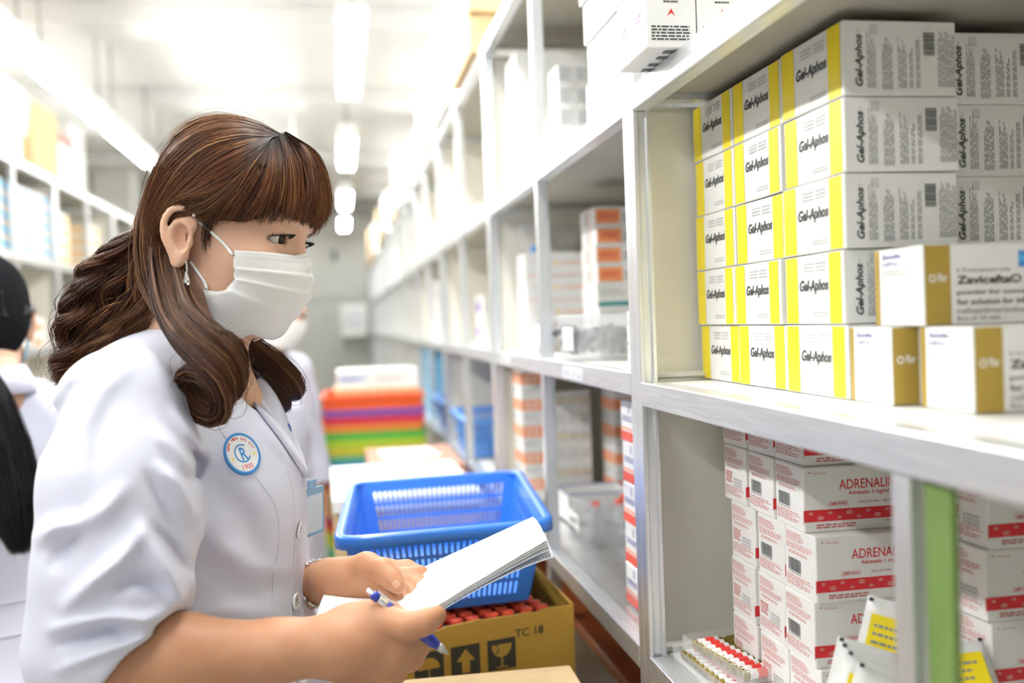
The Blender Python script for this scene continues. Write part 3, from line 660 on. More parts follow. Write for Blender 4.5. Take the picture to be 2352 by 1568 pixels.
for i, (a, b_, c) in enumerate(((.500, 1.80, .022), (.518, 1.83, .026), (.47, 1.86, .009), (.52, 1.87, .009))):
    o = mklink('vial', VBm); o.location = (a, b_, zl+c); mklink('vial_cap', VCm, o); tag(o, ['red-capped vial standing proud at the front of the frosted tub', 'red-capped vial just behind the front one in the frosted tub', 'red-capped vial sunk at the left inside the frosted tub', 'red-capped vial sunk at the back inside the frosted tub'][i], 'vial', 'vials in the frosted tub')
# brown plank under the lower shelf
PLANK = mat('red_brown_plank', (.42, .11, .03), .4, noise=.25, nscale=6, stretch=(30, 1, 30))
m_ = MB(); m_.box((.398, 1.23, .838), (.70, 2.37, .858), PLANK, .002); o = m_.build('wooden_plank', RU[1]); o.location = (-XF, -1.202, 0); o['label'] = 'red-brown wooden plank under the lower shelf'
for yy in (1.23, 2.34):
    m_ = MB(); m_.box((.41, yy, .551), (.43, yy+.02, .837), ALU, .001); m_.build('plank_leg', RU[1]).location = (-XF, -1.202, 0)

# ================================================================ goods farther down the right-hand shelves
def pr_far(c1, kind):
    def pr(q, dx, dy, dz):
        fX(q, dx, dy, dz)
        if kind == 0: q.rect(.1*dy, .3*dz, .6*dy, .7*dz, c1)
        elif kind == 1: q.rect(0, .1*dz, dy, .3*dz, c1)
        else: q.lines(.15*dy, .3*dz, .6*dy, .4*dz, 2, c1)
        fY(q, dx, dy, dz); q.rect(.1*dx, .3*dz, .7*dx, .5*dz, c1) if kind < 2 else q.lines(.15*dx, .3*dz, .6*dx, .4*dz, 2, c1)
    return pr
FARP = [pr_far(c, k) for c, k in ((PLK, 2), (LGREY, 2), (ORNG, 0), (PURP, 0), (GREEN, 0), (BLUE, 1), (YBAND, 1), (TEAL, 1))]
FCOL = ['pink-lettered', 'grey-lettered', 'orange-marked', 'purple-marked', 'green-marked', 'blue-banded', 'yellow-banded', 'teal-banded']
lvn = {.9796: 'lower', 1.3276: 'middle', 1.6776: 'upper'}
rf = random.Random(21); used = set()
for u in range(2, 10):
    y0 = .012+1.19*u
    for zlv in (.9796, 1.3276, 1.6776):
        slots = ((.05, 'far'), (.64, 'near'))
        for off, _ in slots:
            if (u in (2, 3)) and zlv < 1: continue
            ci = rf.randrange(8); n = rf.choice((1, 2, 3)) if u < 6 else 2; h = rf.uniform(.05, .085); dy = rf.uniform(.12, .26); xx = rf.uniform(.40, .47)
            if u == 2 and zlv == 1.3276 and off < .3: continue
            for r in range(n):
                if zlv+(r+1)*h > zlv+.30: break
                carton('stock_carton', (.16, round(dy, 3), round(h, 3)), (xx+.08, y0+off+dy/2, zlv+.0004+r*(h+.0006)), '%s carton, %s right unit, %s shelf, %s half, %s of its pile' % (FCOL[ci], UN[u], lvn[zlv], 'near' if off < .5 else 'far', ['bottom', 'second', 'third'][r]), 'box', 'cartons farther down the right shelves', FARP[ci], 0, None, 'far%d' % ci)
# cyan packs, blue baskets, white bottles, brown pots seen between the posts
for r in range(8):
    carton('cyan_pack', (.16, .20, .041), (.392+.08, 4.53+.1, .9802+r*.0415), 'bright cyan carton in the tall cyan pile, %s from the bottom' % ['first', 'second', 'third', 'fourth', 'fifth', 'sixth', 'seventh', 'eighth', 'ninth'][r], 'box', 'cyan cartons', pr_far(WPR, 2), 0, CYAN, 'cy')
# ================================================================ stacks standing in the aisle
# blue plastic basket: real slots
BB = mat('blue_plastic', (.035, .20, .72), .32, coat=.25); BBL = mat('light_blue_plastic', (.12, .35, .85), .35)
def basket(name, corners, zt, h, ins, lb, grp, m, nslot=27, rows=4, loc=None):
    """corners: rim corners (FL, FR, BR, BL) at height zt; walls lean in by ins towards the base"""
    C = [np.array([c[0], c[1], zt]) for c in corners]; ce = sum(C)/4; t = empty(name, (ce[0], ce[1], zt-h)); tag(t, lb, 'basket', grp); o3 = np.array([ce[0], ce[1], zt-h])
    B = []
    for c in C:
        d = ce-c; d[2] = 0; B.append(c + d*ins + np.array([0, 0, -h]))
    T = .0028
    for i, nm in enumerate(('front', 'right', 'back', 'left')):
        a, b, a2, b2 = C[i], C[(i+1) % 4], B[i], B[(i+1) % 4]
        n = np.cross(b-a, a2-a); n /= np.linalg.norm(n)
        if n @ (ce-a) > 0: n = -n
        mb = MB()
        def pt(u, v): return (a+(b-a)*u)*(1-v) + (a2+(b2-a2)*u)*v - o3
        ns = nslot if i % 2 == 0 else int(nslot*1.5)
        us = [0, .07] if i % 2 == 0 else [0, .10]
        u0, u1 = us[1], 1-us[1]; cell = (u1-u0)/ns
        vb = [0, .13] + [0]*0
        rr_ = [(.13+ (.80/rows)*k, .13+(.80/rows)*(k+1)-.045) for k in range(rows)]
        def slab(ua, ub, va, vb_):
            q = [pt(ua, va), pt(ub, va), pt(ub, vb_), pt(ua, vb_)]; q2 = [p+n*T for p in q]
            mb.add(q+q2, [(0, 1, 2, 3), (7, 6, 5, 4), (0, 4, 5, 1), (1, 5, 6, 2), (2, 6, 7, 3), (3, 7, 4, 0)], m)
        slab(0, 1, 0, .13); prev = None
        for (va, v2) in rr_:
            slab(0, u0, va, v2); slab(u1, 1, va, v2)
            for k in range(ns): slab(u0+cell*(k+.52), u0+cell*(k+1), va, v2)
            slab(0, 1, v2, min(v2+.045, 1))
        slab(0, 1, .93, 1)
        mb.build('slotted_wall', t)
    mb = MB(); mb.add([p-o3 for p in B]+[p-o3+np.array([0, 0, .003]) for p in B], [(3, 2, 1, 0), (4, 5, 6, 7)], m); mb.build('base', t)
    mb = MB()
    pts = []
    for i in range(4):
        p0, p1, pm = C[i], C[(i+1) % 4], C[i-1]
        d1 = (p1-p0)/np.linalg.norm(p1-p0); d0 = (pm-p0)/np.linalg.norm(pm-p0); r = .022
        for k in range(5):
            s = k/4; pts.append((p0+d0*r)*(1-s)**2 + p0*2*s*(1-s) + (p0+d1*r)*s*s - o3)
    n = len(pts); prof = [(0, 0), (.004, .004), (.013, .004), (.016, 0), (.016, -.014), (.0135, -.014), (.0135, -.002), (.003, -.003)]
    vs = []
    for i, p in enumerate(pts):
        tg = pts[(i+1) % n]-pts[i-1]; tg[2] = 0; tg /= np.linalg.norm(tg); nn = np.array([tg[1], -tg[0], 0])
        for (o_, z_) in prof: vs.append(p+nn*o_+np.array([0, 0, z_]))
    k = len(prof); mb.add(vs, [(i*k+j, i*k+(j+1) % k, ((i+1) % n)*k+(j+1) % k, ((i+1) % n)*k+j) for i in range(n) for j in range(k)], m, True); mb.build('rim', t)
    return t
basket('plastic_basket', [(-.004, 1.345), (.270, 1.372), (.308, 1.825), (.020, 1.800)], 1.118, .118, .17, 'bright blue slotted plastic basket on the open carton of red-capped vials', 'blue baskets', BB)
basket('plastic_basket', [(.378, 3.02), (.62, 3.02), (.62, 3.46), (.378, 3.46)], 1.10, .115, .10, 'light blue slotted basket on the lower shelf, the nearer of two', 'blue baskets', BBL, 14, 3)
basket('plastic_basket', [(.378, 3.70), (.62, 3.70), (.62, 4.12), (.378, 4.12)], 1.10, .115, .10, 'light blue slotted basket on the lower shelf, the farther of two', 'blue baskets', BBL, 14, 3)

# open ochre carton with vial boxes
OCH = mat('ochre_carton', (.50, .30, .045), .6, noise=.08, nscale=30, bump=.08, bscale=150); PICT = mat('carton_black_print', (.05, .045, .03), .6)
FL_, FR_, BR_, BL_ = [np.array(v) for v in ((-.030, 1.300), (.314, 1.394), (.304, 1.650), (-.035, 1.640))]
zc0, zc1 = .62, .992
t = empty('vial_carton_open', (.14, 1.49, zc0)); t.name = 'shipping_carton'; tag(t, 'open ochre shipping carton printed TC 18 and handling signs, filled with vial boxes', 'box'); oc = np.array([.14, 1.49, zc0])
def wallbox(A, B, z0, z1, th, m, inner, name, par, jag=0):
    d = (B-A)/np.linalg.norm(B-A); n = np.array([-d[1], d[0]])*th
    mb = MB(); N = 24 if jag else 1; vs = []; fs = []
    for i in range(N+1):
        p = A+(B-A)*i/N; zt = z1-(jag*abs(math.sin(i*2.7))*(.4 if i % 5 else 1) if jag else 0)
        for q, z in ((p, z0), (p+n, z0), (p+n, zt), (p, zt)): vs.append((q[0]-oc[0], q[1]-oc[1], z-oc[2]))
    for i in range(N):
        for j in range(4): a = i*4; b = a+4; fs.append((a+j, b+j, b+(j+1) % 4, a+(j+1) % 4))
    fs += [(0, 1, 2, 3), (N*4+3, N*4+2, N*4+1, N*4)]
    mb.add(vs, fs, m); return mb.build(name, par)
front = wallbox(FL_, FR_, zc0, zc1, .004, OCH, 0, 'front_panel', t, .006); wallbox(FR_, BR_, zc0, zc1, .004, OCH, 0, 'side_panel', t); wallbox(BR_, BL_, zc0, zc1, .004, OCH, 0, 'back_panel', t); wallbox(BL_, FL_, zc0, zc1, .004, OCH, 0, 'side_panel', t)
mb = MB(); mb.add([(p[0]-oc[0], p[1]-oc[1], z) for z in (0, .004) for p in (FL_, FR_, BR_, BL_)], [(3, 2, 1, 0), (4, 5, 6, 7), (0, 1, 5, 4), (1, 2, 6, 5), (2, 3, 7, 6), (3, 0, 4, 7)], OCH); mb.build('bottom_panel', t)
W = np.linalg.norm(FR_-FL_); du = (FR_-FL_)/W
q = Print(); q.frame((FL_[0]-oc[0], FL_[1]-oc[1], 0), (du[0], du[1], 0), (0, 0, 1), .0006); H = zc1-zc0
q.text('TC 18', .263, .338, .044, .0115, PICT, .012)
ob_z = .298
for i, x in enumerate((.1135, .1665, .2205)):
    s = .0425; q.rect(x, ob_z, x+s, ob_z+s, PICT)
    if i == 0:
        q.poly([(x+s*(.5+.36*cos(a)), ob_z+s*(.45+.36*sin(a))) for a in [pi*k/12 for k in range(13)]], OCH, 3); q.rect(x+.48*s, ob_z+.12*s, x+.52*s, ob_z+.5*s, OCH, 3)
    elif i == 1: q.poly([(x+.5*s, ob_z+.88*s), (x+.18*s, ob_z+.5*s), (x+.36*s, ob_z+.5*s), (x+.36*s, ob_z+.12*s), (x+.64*s, ob_z+.12*s), (x+.64*s, ob_z+.5*s), (x+.82*s, ob_z+.5*s)], OCH, 3)
    else:
        q.poly([(x+s*(.5+.36*cos(a)), ob_z+s*(.82+.42*sin(a))) for a in [pi+pi*k/12 for k in range(13)]], OCH, 3); q.rect(x+.47*s, ob_z+.1*s, x+.53*s, ob_z+.42*s, OCH, 3); q.rect(x+.3*s, ob_z+.06*s, x+.7*s, ob_z+.1*s, OCH, 3)
        q.poly([(x+.30*s, ob_z+.83*s), (x+.38*s, ob_z+.62*s), (x+.28*s, ob_z+.64*s), (x+.34*s, ob_z+.52*s), (x+.42*s, ob_z+.68*s), (x+.35*s, ob_z+.70*s), (x+.36*s, ob_z+.83*s)], PICT, 4)
q.build('printing', front)['kind'] = 'stuff'
# support cartons under it so that it stands on something
def kraft_box(x0, y0, x1, y1, z0, z1, rz, lb, m=KRAFT, tape=True, name='cardboard_box', grp=None):
    c = ((x0+x1)/2, (y0+y1)/2, z0); w2, d2, h = (x1-x0)/2, (y1-y0)/2, z1-z0
    b = MB(); b.box((-w2, -d2, 0), (w2, d2, h), m, .002); o = b.build(name, None, c, (0, 0, rz)); tag(o, lb, 'box', grp)
    if tape:
        p = MB(); p.box((-w2*.999, -.001, h), (w2*.999, .001, h+.0006), mat('carton_seam', (.25, .16, .07), .8)); p.build('seam', o)
        p = MB(); p.box((-w2-.0004, -.024, h+.0001), (w2+.0004, .024, h+.0005), mat('packing_tape', (.70, .58, .36), .25)); p.box((-w2-.0008, -.024, h-.06), (-w2-.0002, .024, h), mat('packing_tape', (0, 0, 0))); p.box((w2+.0002, -.024, h-.06), (w2+.0008, .024, h), mat('packing_tape', (0, 0, 0))); p.build('tape', o)
    return o
kraft_box(-.045, 1.335, .300, 1.645, .31, .618, 0, 'brown cardboard box under the open ochre carton')
kraft_box(-.050, 1.33, .305, 1.65, .0, .309, 0, 'brown cardboard box on the floor at the foot of the carton pile')
kraft_box(.035, 1.03, .275, 1.262, .62, .952, radians(-1), 'pale brown closed cardboard box in front of the open ochre carton', KRAFTL)
kraft_box(.03, 1.02, .285, 1.268, .31, .619, 0, 'brown cardboard box under the pale closed one'); kraft_box(.03, 1.02, .29, 1.268, 0, .309, 0, 'brown cardboard box on the floor below the pale closed one')
# vial boxes inside: white open cartons with red-capped vials
bd = .0; n_ = 0
for r in range(2):
    for c in range(6):
        if r == 1 and c < 5: pass
        x = -.006+.050*c; base = FL_+du*(.012+.054*c+.0*r); d_ = np.array([-du[1], du[0]]); p = base + d_*(.012+.118*r) + du*.024 + d_*.052
        if p[0] > .283 or c == 0: continue
        o = empty('vial_tray', (p[0], p[1], .926), math.atan2(du[1], du[0])); tag(o, 'open card tray of red-capped vials, %s of the %s row' % (['first', 'second', 'third', 'fourth', 'fifth', 'sixth'][c], ['front', 'back'][r]), 'box', 'vial trays in the ochre carton')
        mb = MB(); w2, d2, h = .0255, .052, .052
        for (a, b_) in (((-w2, -d2, 0), (w2, d2, .001)), ((-w2, -d2, 0), (-w2+.001, d2, h)), ((w2-.001, -d2, 0), (w2, d2, h)), ((-w2, -d2, 0), (w2, -d2+.001, h+.006)), ((-w2, d2-.001, 0), (w2, d2, h))): mb.box(a, b_, CARD)
        mb.build('tray', o)
        for i in range(2):
            for j in range(4):
                v = mklink('vial', VBm); loc = o.matrix_basis @ Vector((-.0122+.0244*i, -.038+.0245*j, .0015)); v.location = loc; v.scale = (1.12, 1.12, 1.18); mklink('vial_cap', VCm, v)
                tag(v, 'red-capped vial, %s %s-row tray of the ochre carton, %s pair, %s' % (['first', 'second', 'third', 'fourth', 'fifth', 'sixth'][c], ['front', 'back'][r], ['first', 'second', 'third', 'fourth'][j], ['left', 'right'][i]), 'vial', 'red-capped vials')
kraft_box(.0, 1.395, .285, 1.575, .63, .925, math.atan2(du[1], du[0])*.5, 'flat brown filler box under the vial trays inside the ochre carton', KRAFTL, False)
# carton spacer the basket rests on (inside the carton, under the basket)
kraft_box(.03, 1.600, .27, 1.634, .63, .975, 0, 'plain brown box inside the ochre carton under the basket', KRAFTL, False)
# cartons behind the basket
kraft_box(-.03, 2.02, .265, 2.50, .55, 1.048, radians(1), 'pale cardboard box with white lid right behind the blue basket', KRAFTL, False)
m_ = MB(); m_.box((-.15, -.245, 0), (.15, .245, .006), CARD, .001); m_.box((-.1512, -.245, -.02), (-.1502, .245, 0), CARD); m_.box((-.15, -.2462, -.02), (.15, -.2452, 0), CARD); tag(m_.build('box_lid', None, (.118, 2.26, 1.0495), (0, 0, radians(1))), 'white card lid lying on the pale box behind the blue basket', 'lid')
kraft_box(-.03, 2.02, .265, 2.50, .0, .548, radians(-1), 'cardboard box on the floor behind the carton pile', KRAFT)
kraft_box(.06, 2.60, .31, 3.05, .52, 1.03, 0, 'brown cardboard box with a sheet of paper on it before the coloured trays', mat('reddish_cardboard', (.45, .24, .17), .7), False); kraft_box(.06, 2.6, .31, 3.05, 0, .519, 0, 'brown cardboard box on the floor before the coloured trays')
m_ = MB(); m_.box((-.075, -.10, 0), (.075, .10, .012), CARD, .001); tag(m_.build('paper_ream', None, (.175, 2.80, 1.0305), (0, 0, .1)), 'white ream of paper on the reddish box before the coloured trays', 'paper')
# stack of coloured plastic trays
cols = [(.85, .12, .02), (.10, .55, .08), (.75, .70, .05), (.06, .22, .75), (.30, .10, .45), (.75, .05, .08), (.55, .05, .15), (.15, .60, .35), (.55, .70, .05), (.9, .30, .05)]
cnm = ['orange', 'green', 'yellow', 'blue', 'purple', 'red', 'crimson', 'mint', 'lime', 'amber']
order = [1, 8, 3, 7, 4, 5, 0, 2, 3, 4, 1, 3, 7, 4, 6, 5, 1, 8, 2, 5, 0, 1, 7, 2, 8, 0, 6, 7, 1, 1, 9, 6, 4, 3, 7, 2, 8, 1, 9, 5, 4, 0]
TRM = {}
def tray_mesh(ci, h):
    if (ci, h) not in TRM:
        m = mat('%s_plastic' % cnm[ci], cols[ci], .35); b = MB(); W2, D2 = .185, .25
        b.box((-W2+.012, -D2+.012, 0), (W2-.012, D2-.012, .003), m)
        for (a, c) in (((-W2+.010, -D2+.010, 0), (-W2+.014, D2-.010, h-.004)), ((W2-.014, -D2+.010, 0), (W2-.010, D2-.010, h-.004)), ((-W2+.010, -D2+.010, 0), (W2-.010, -D2+.014, h-.004)), ((-W2+.010, D2-.014, 0), (W2-.010, D2-.010, h-.004))): b.box(a, c, m)
        for (a, c) in (((-W2, -D2, h-.010), (-W2+.012, D2, h-.002)), ((W2-.012, -D2, h-.010), (W2, D2, h-.002)), ((-W2, -D2, h-.010), (W2, -D2+.012, h-.002)), ((-W2, D2-.012, h-.010), (W2, D2, h-.002))): b.box(a, c, m, .002)
        TRM[(ci, h)] = b.mesh('stacking_tray')
    return TRM[(ci, h)]
z = 0; cnt = {}
rr = random.Random(9); N_ = len(order)
for i, ci in enumerate(order):
    h = .0275 if i < N_-1 else .045
    o = mklink('stacking_tray', tray_mesh(ci, h)); o.location = (.110+.004*rr.uniform(-1, 1), 3.80+.006*rr.uniform(-1, 1), z); o.rotation_euler = (0, 0, radians(-1.5)); z += h-.0005
    cnt[ci] = cnt.get(ci, 0)+1
    tag(o, '%s stacking tray, %s of its colour from the rainbow stack bottom' % (cnm[ci], ['first', 'second', 'third', 'fourth', 'fifth', 'sixth', 'seventh', 'eighth'][cnt[ci]-1]) if i < N_-1 else 'orange plastic stacking tray on the very top of the rainbow stack', 'tray', 'coloured stacking trays')
ZT = z
kraft_box(-.03, 3.62, .27, 3.98, ZT, ZT+.022, 0, 'flat brown carton on top of the rainbow tray stack', KRAFTL, False)
def pr_bx(q, dx, dy, dz): fY(q, dx, dy, dz); q.rect(.03*dx, .35*dz, .38*dx, .8*dz, mat('pale_blue_print', (.6, .75, .9), .5)); q.lines(.05*dx, .4*dz, .28*dx, .3*dz, 2, NAVY); q.lines(.5*dx, .3*dz, .4*dx, .4*dz, 3, LGREY)
carton('white_carton', (.29, .30, .062), (.125, 3.80, ZT+.0225), 'long white carton with blue print on top of the rainbow tray stack', 'box', None, pr_bx)
# boxes on top of the right-hand shelves
zt_ = 2.0625
tb = [(.335, 2.50, .33, .38, .115, KRAFTL, 'lower brown carton on top of the right shelves above the second unit'), (.345, 2.47, .33, .42, .20, KRAFTL, 'upper brown carton on top of the right shelves above the second unit')]
kraft_box(.340, 2.46, .70, 2.86, zt_, zt_+.095, 0, 'lower brown carton on top of the right shelves past the second unit', KRAFTL); kraft_box(.338, 2.44, .70, 2.88, zt_+.097, zt_+.40, 0, 'upper brown carton stacked on top of the right shelves past the second unit', KRAFTL)
for i, (y, h, d, mm, lb) in enumerate(((3.05, .30, .42, CARD, 'white carton on top of the right shelves just past the brown ones'), (3.60, .22, .5, CARD, 'long white carton on top of the third right unit'), (4.25, .16, .35, CARD, 'low white carton on top of the fourth right unit'), (4.75, .12, .3, CARD, 'small white carton on top of the fourth right unit, farther end'), (5.5, .30, .5, CARD, 'tall white carton on top of the fifth right unit'), (6.3, .20, .4, KRAFTL, 'brown carton on top of the sixth right unit'), (7.1, .26, .5, CARD, 'white carton on top of the sixth right unit'), (8.2, .3, .5, KRAFTL, 'brown carton on top of the seventh right unit'), (9.3, .28, .5, CARD, 'white carton on top of the eighth right unit'), (10.6, .36, .6, KRAFTL, 'brown carton on top of the farthest right units'))):
    kraft_box(.338, y, .70, y+d, zt_, zt_+h, 0, lb, mm, mm is not CARD)
# ================================================================ goods on the left-hand shelves
def pr_bw(q, dx, dy, dz):
    q.frame((dx/2, -dy/2, 0), (0, 1, 0), (0, 0, 1)); q.rect(.0, .5*dz, dy, .82*dz, CYAN); q.rect(.0, .12*dz, dy, .25*dz, PLK); q.lines(.1*dy, .55*dz, .6*dy, .2*dz, 1, WPR)
    fY(q, dx, dy, dz); q.rect(.0, .5*dz, dx, .82*dz, CYAN); q.rect(0, .12*dz, dx, .25*dz, PLK)
def pr_ow(q, dx, dy, dz):
    q.frame((dx/2, -dy/2, 0), (0, 1, 0), (0, 0, 1)); q.rect(0, .15*dz, dy, .85*dz, mat('peach_print', (.92, .62, .32), .5)); q.lines(.1*dy, .3*dz, .6*dy, .3*dz, 2, WPR); fY(q, dx, dy, dz); q.rect(0, .15*dz, dx, .85*dz, mat('peach_print', (0, 0, 0)))
def pr_ro(q, dx, dy, dz):
    q.frame((dx/2, -dy/2, 0), (0, 1, 0), (0, 0, 1)); q.rect(.1*dy, .1*dz, .7*dy, .6*dz, ORNG); fY(q, dx, dy, dz); q.rect(.1*dx, .1*dz, .7*dx, .6*dz, ORNG)
xl = -1.15; zlv = {1: 1.6996, 2: 1.3596, 3: .9496}
for k, y in enumerate((3.36, 3.60, 3.91, 4.14)):
    for r in range(5):
        carton('striped_carton', (.20, .22, .052), (xl-.10, y+.0+.06, zlv[1]+r*.0525), 'blue-striped carton on the left shelves, %s of the %s pile' % (rn[r], ['first', 'second', 'third', 'fourth'][k]), 'box', 'blue-striped cartons on the left shelves', pr_bw)
for k, y in enumerate((4.40, 4.95, 5.50)):
    for r in range(4):
        carton('peach_carton', (.20, .24, .055), (xl-.10, y+.12, zlv[1]+r*.0555), 'peach-coloured carton on the left shelves, %s of the %s pile' % (['lowest', 'second', 'third', 'topmost'][r], ['first', 'second', 'third'][k]), 'box', 'peach cartons on the left shelves', pr_ow)
for k, y in enumerate((3.42, 3.84, 4.08, 4.5, 5.1, 5.95, 6.55)):
    for r in range(2):
        carton('red_orange_carton', (.18, .18, .058), (xl-.10, y+.09, zlv[2]+r*.0585), 'white carton with orange front, %s of the %s pair on the left middle shelf' % (['lower', 'upper'][r], ['first', 'second', 'third', 'fourth', 'fifth', 'sixth', 'seventh'][k]), 'box', 'orange-fronted cartons on the left shelves', pr_ro)
for k, y in enumerate((6.0, 6.50, 7.58)):
    carton('stock_carton', (.2, .3, .2), (xl-.10, y+.15, zlv[1]), 'plain white carton in the far left top compartment, %s from the camera' % ['first', 'second', 'third'][k], 'box', 'plain cartons on the left shelves', FARP[1], 0, None, 'far1')
zL = 2.046
kraft_box(-1.42, 3.55, -1.13, 3.95, zL, zL+.10, 0, 'low white carton on top of the left shelves, nearest the camera', CARD, False)
kraft_box(-1.42, 3.55, -1.12, 3.98, zL+.101, zL+.27, 0, 'white carton stacked on the low one on top of the left shelves', CARD, False)
kraft_box(-1.40, 4.05, -1.12, 4.40, zL, zL+.26, 0, 'brown carton on top of the left shelves', KRAFTL)
kraft_box(-1.40, 4.46, -1.14, 4.80, zL, zL+.17, 0, 'white carton with pale lettering right of the brown one on the left shelves', mat('blush_carton', (.85, .78, .80), .5), False)
kraft_box(-1.36, 4.55, -1.16, 4.82, zL+.171, zL+.24, 0, 'small dull red carton on top of the left shelves', mat('dull_red_carton', (.45, .22, .2), .6), False)
# ================================================================ bodies: smooth blended volumes turned into one continuous mesh
def unit(v): v = np.array(v, float); return v/np.linalg.norm(v)
def rotm(ax, an):
    ax = unit(ax); K = np.array([[0, -ax[2], ax[1]], [ax[2], 0, -ax[0]], [-ax[1], ax[0], 0]]); return np.eye(3)+sin(an)*K+(1-cos(an))*K@K
def smin(a, b, k): h = np.maximum(k-np.abs(a-b), 0)/k; return np.minimum(a, b)-h*h*k*.25
class Sdf:
    def __init__(s): s.pr = []; s.post = None
    def ell(s, c, r, A=None, k=.012, op=1):
        """ellipsoid; A columns = local axes"""
        c = np.array(c, float); r = np.array(r, float); A = np.eye(3) if A is None else np.array(A, float)
        def f(p, c=c.astype(np.float32), r=r.astype(np.float32), A=A.astype(np.float32)):
            q = (p-c)@A; k0 = np.sqrt(((q/r)**2).sum(-1))+1e-9; k1 = np.sqrt(((q/r**2)**2).sum(-1))+1e-9
            return k0*(k0-1)/k1
        s.pr.append((f, c, r.max(), k, op)); return s
    def cone(s, a, b, ra, rb=None, k=.008, op=1):
        a = np.array(a, float); b = np.array(b, float); rb = ra if rb is None else rb
        L = np.linalg.norm(b-a)
        def f(p, a=a.astype(np.float32), ba=(b-a).astype(np.float32), L2=np.float32(max(L*L, 1e-9))):
            h = np.clip(((p-a)@ba)/L2, 0, 1); return np.sqrt(((p-a-h[..., None]*ba)**2).sum(-1)) - (ra+(rb-ra)*h).astype(np.float32)
        s.pr.append((f, (a+b)/2, L/2+max(ra, rb), k, op)); return s
    def chain(s, pts, rs, k=.006, k0=None, op=1):
        for i in range(len(pts)-1): s.cone(pts[i], pts[i+1], rs[i], rs[i+1], k if (i or k0 is None) else k0, op)
        return s
    def half(s, p0, n, c, R, k=.002):
        """cut away what lies beyond the plane (p0, n) inside the ball (c, R)"""
        p0 = np.array(p0, np.float32); n = unit(n).astype(np.float32); c_ = np.array(c, np.float32)
        def f(p): return np.maximum(-((p-p0)@n), np.sqrt(((p-c_)**2).sum(-1))-np.float32(R))
        s.pr.append((f, np.array(c, float), R, k, -1)); return s
    def ev(s, p, cen=None, rb=0):
        """p: (B, n, 3) points grouped in blocks"""
        p = p.astype(np.float32); D = np.full(p.shape[:-1], 9.0, np.float32)
        for f, c, R, k, op in s.pr:
            if cen is not None:
                ix = np.nonzero(np.sqrt(((cen-c)**2).sum(-1)) < R+rb+k+.004)[0]
                if len(ix) == 0: continue
            else: ix = slice(None)
            d = f(p[ix]); D0 = D[ix]
            if op < 0: d = -d; h = np.maximum(k-np.abs(D0-d), 0)/k; D[ix] = np.maximum(D0, d)+h*h*k*.25
            else: h = np.maximum(k-np.abs(D0-d), 0)/k; D[ix] = np.minimum(D0, d)-h*h*k*.25
        if s.post is not None: D = s.post(p, D)
        return D
    def at(s, p):
        p = np.array(p, np.float32).reshape(1, -1, 3); c = p.mean(1); r = np.sqrt(((p-c[:, None])**2).sum(-1)).max()
        return s.ev(p, c, r+.05)[0]
    def trace(s, x, y, d0=.6, d1=2.0, off=0):
        """first hit of the sight line through (x, y); nearest pass if it misses"""
        v = ray(x, y); ts = np.linspace(d0, d1, 240); D = s.at(CAM+v*ts[:, None])-off
        i = np.nonzero(D < 0)[0]
        if len(i) == 0: t = ts[D.argmin()]
        else:
            i = i[0]; lo, hi = ts[max(i-1, 0)], ts[i]
            for _ in range(14):
                mi = (lo+hi)/2
                if s.at([CAM+v*mi])[0]-off < 0: hi = mi
                else: lo = mi
            t = hi
        return CAM+v*t
    def mesh(s, lo, hi, h, name, B=14, smooth=1, comp=False):
        lo = np.array(lo, float); n = np.ceil((np.array(hi)-lo)/(h*B)).astype(int)
        g = np.stack(np.meshgrid(*[np.arange(k) for k in n], indexing='ij'), -1).reshape(-1, 3)
        cen = lo + (g+.5)*B*h; rb = h*B*.87
        dc = s.ev(cen[:, None, :].astype(np.float32), cen, rb*1.6)[:, 0]
        g = g[np.abs(dc) < rb*1.7+.004]; cen = lo+(g+.5)*B*h
        N = B+2; off = (np.stack(np.meshgrid(*[np.arange(N)-1]*3, indexing='ij'), -1)).reshape(-1, 3)
        dims = n*B+4; VK = []; VP = []; FQ = []
        for c0 in range(0, len(g), 64):
            gb = g[c0:c0+64]; cb = cen[c0:c0+64]
            idx = gb[:, None, :]*B + off[None]
            V = s.ev(lo+idx*h, cb, rb*1.35).reshape(-1, N, N, N)
            ins = V < 0
            cnt = sum(ins[:, i:N-1+i, j:N-1+j, k:N-1+k].astype(np.int8) for i in (0, 1) for j in (0, 1) for k in (0, 1))
            act = (cnt > 0) & (cnt < 8)
            sp = np.zeros(act.shape+(3,), np.float32); sw = np.zeros(act.shape, np.float32)
            for ax in range(3):
                for u in (0, 1):
                    for w_ in (0, 1):
                        o0 = [0, 0, 0]; o1 = [0, 0, 0]; oa = [(1, 2), (0, 2), (0, 1)][ax]
                        o0[oa[0]] = o1[oa[0]] = u; o0[oa[1]] = o1[oa[1]] = w_; o1[ax] = 1
                        a = V[:, o0[0]:N-1+o0[0], o0[1]:N-1+o0[1], o0[2]:N-1+o0[2]]; b = V[:, o1[0]:N-1+o1[0], o1[1]:N-1+o1[1], o1[2]:N-1+o1[2]]
                        cr = (a < 0) != (b < 0); t = np.where(cr, a/np.where(cr, a-b, 1), 0)
                        for q in range(3): sp[..., q] += np.where(cr, t if q == ax else o0[q], 0)
                        sw += cr
            bi, ci, cj, ck = np.nonzero(act)
            loc = sp[bi, ci, cj, ck]/sw[bi, ci, cj, ck][:, None]
            gi = gb[bi]*B + np.stack([ci, cj, ck], -1) - 1
            VP.append(lo+(gi+loc)*h); VK.append(((gi[:, 0]+2)*dims[1]+(gi[:, 1]+2))*dims[2]+gi[:, 2]+2)
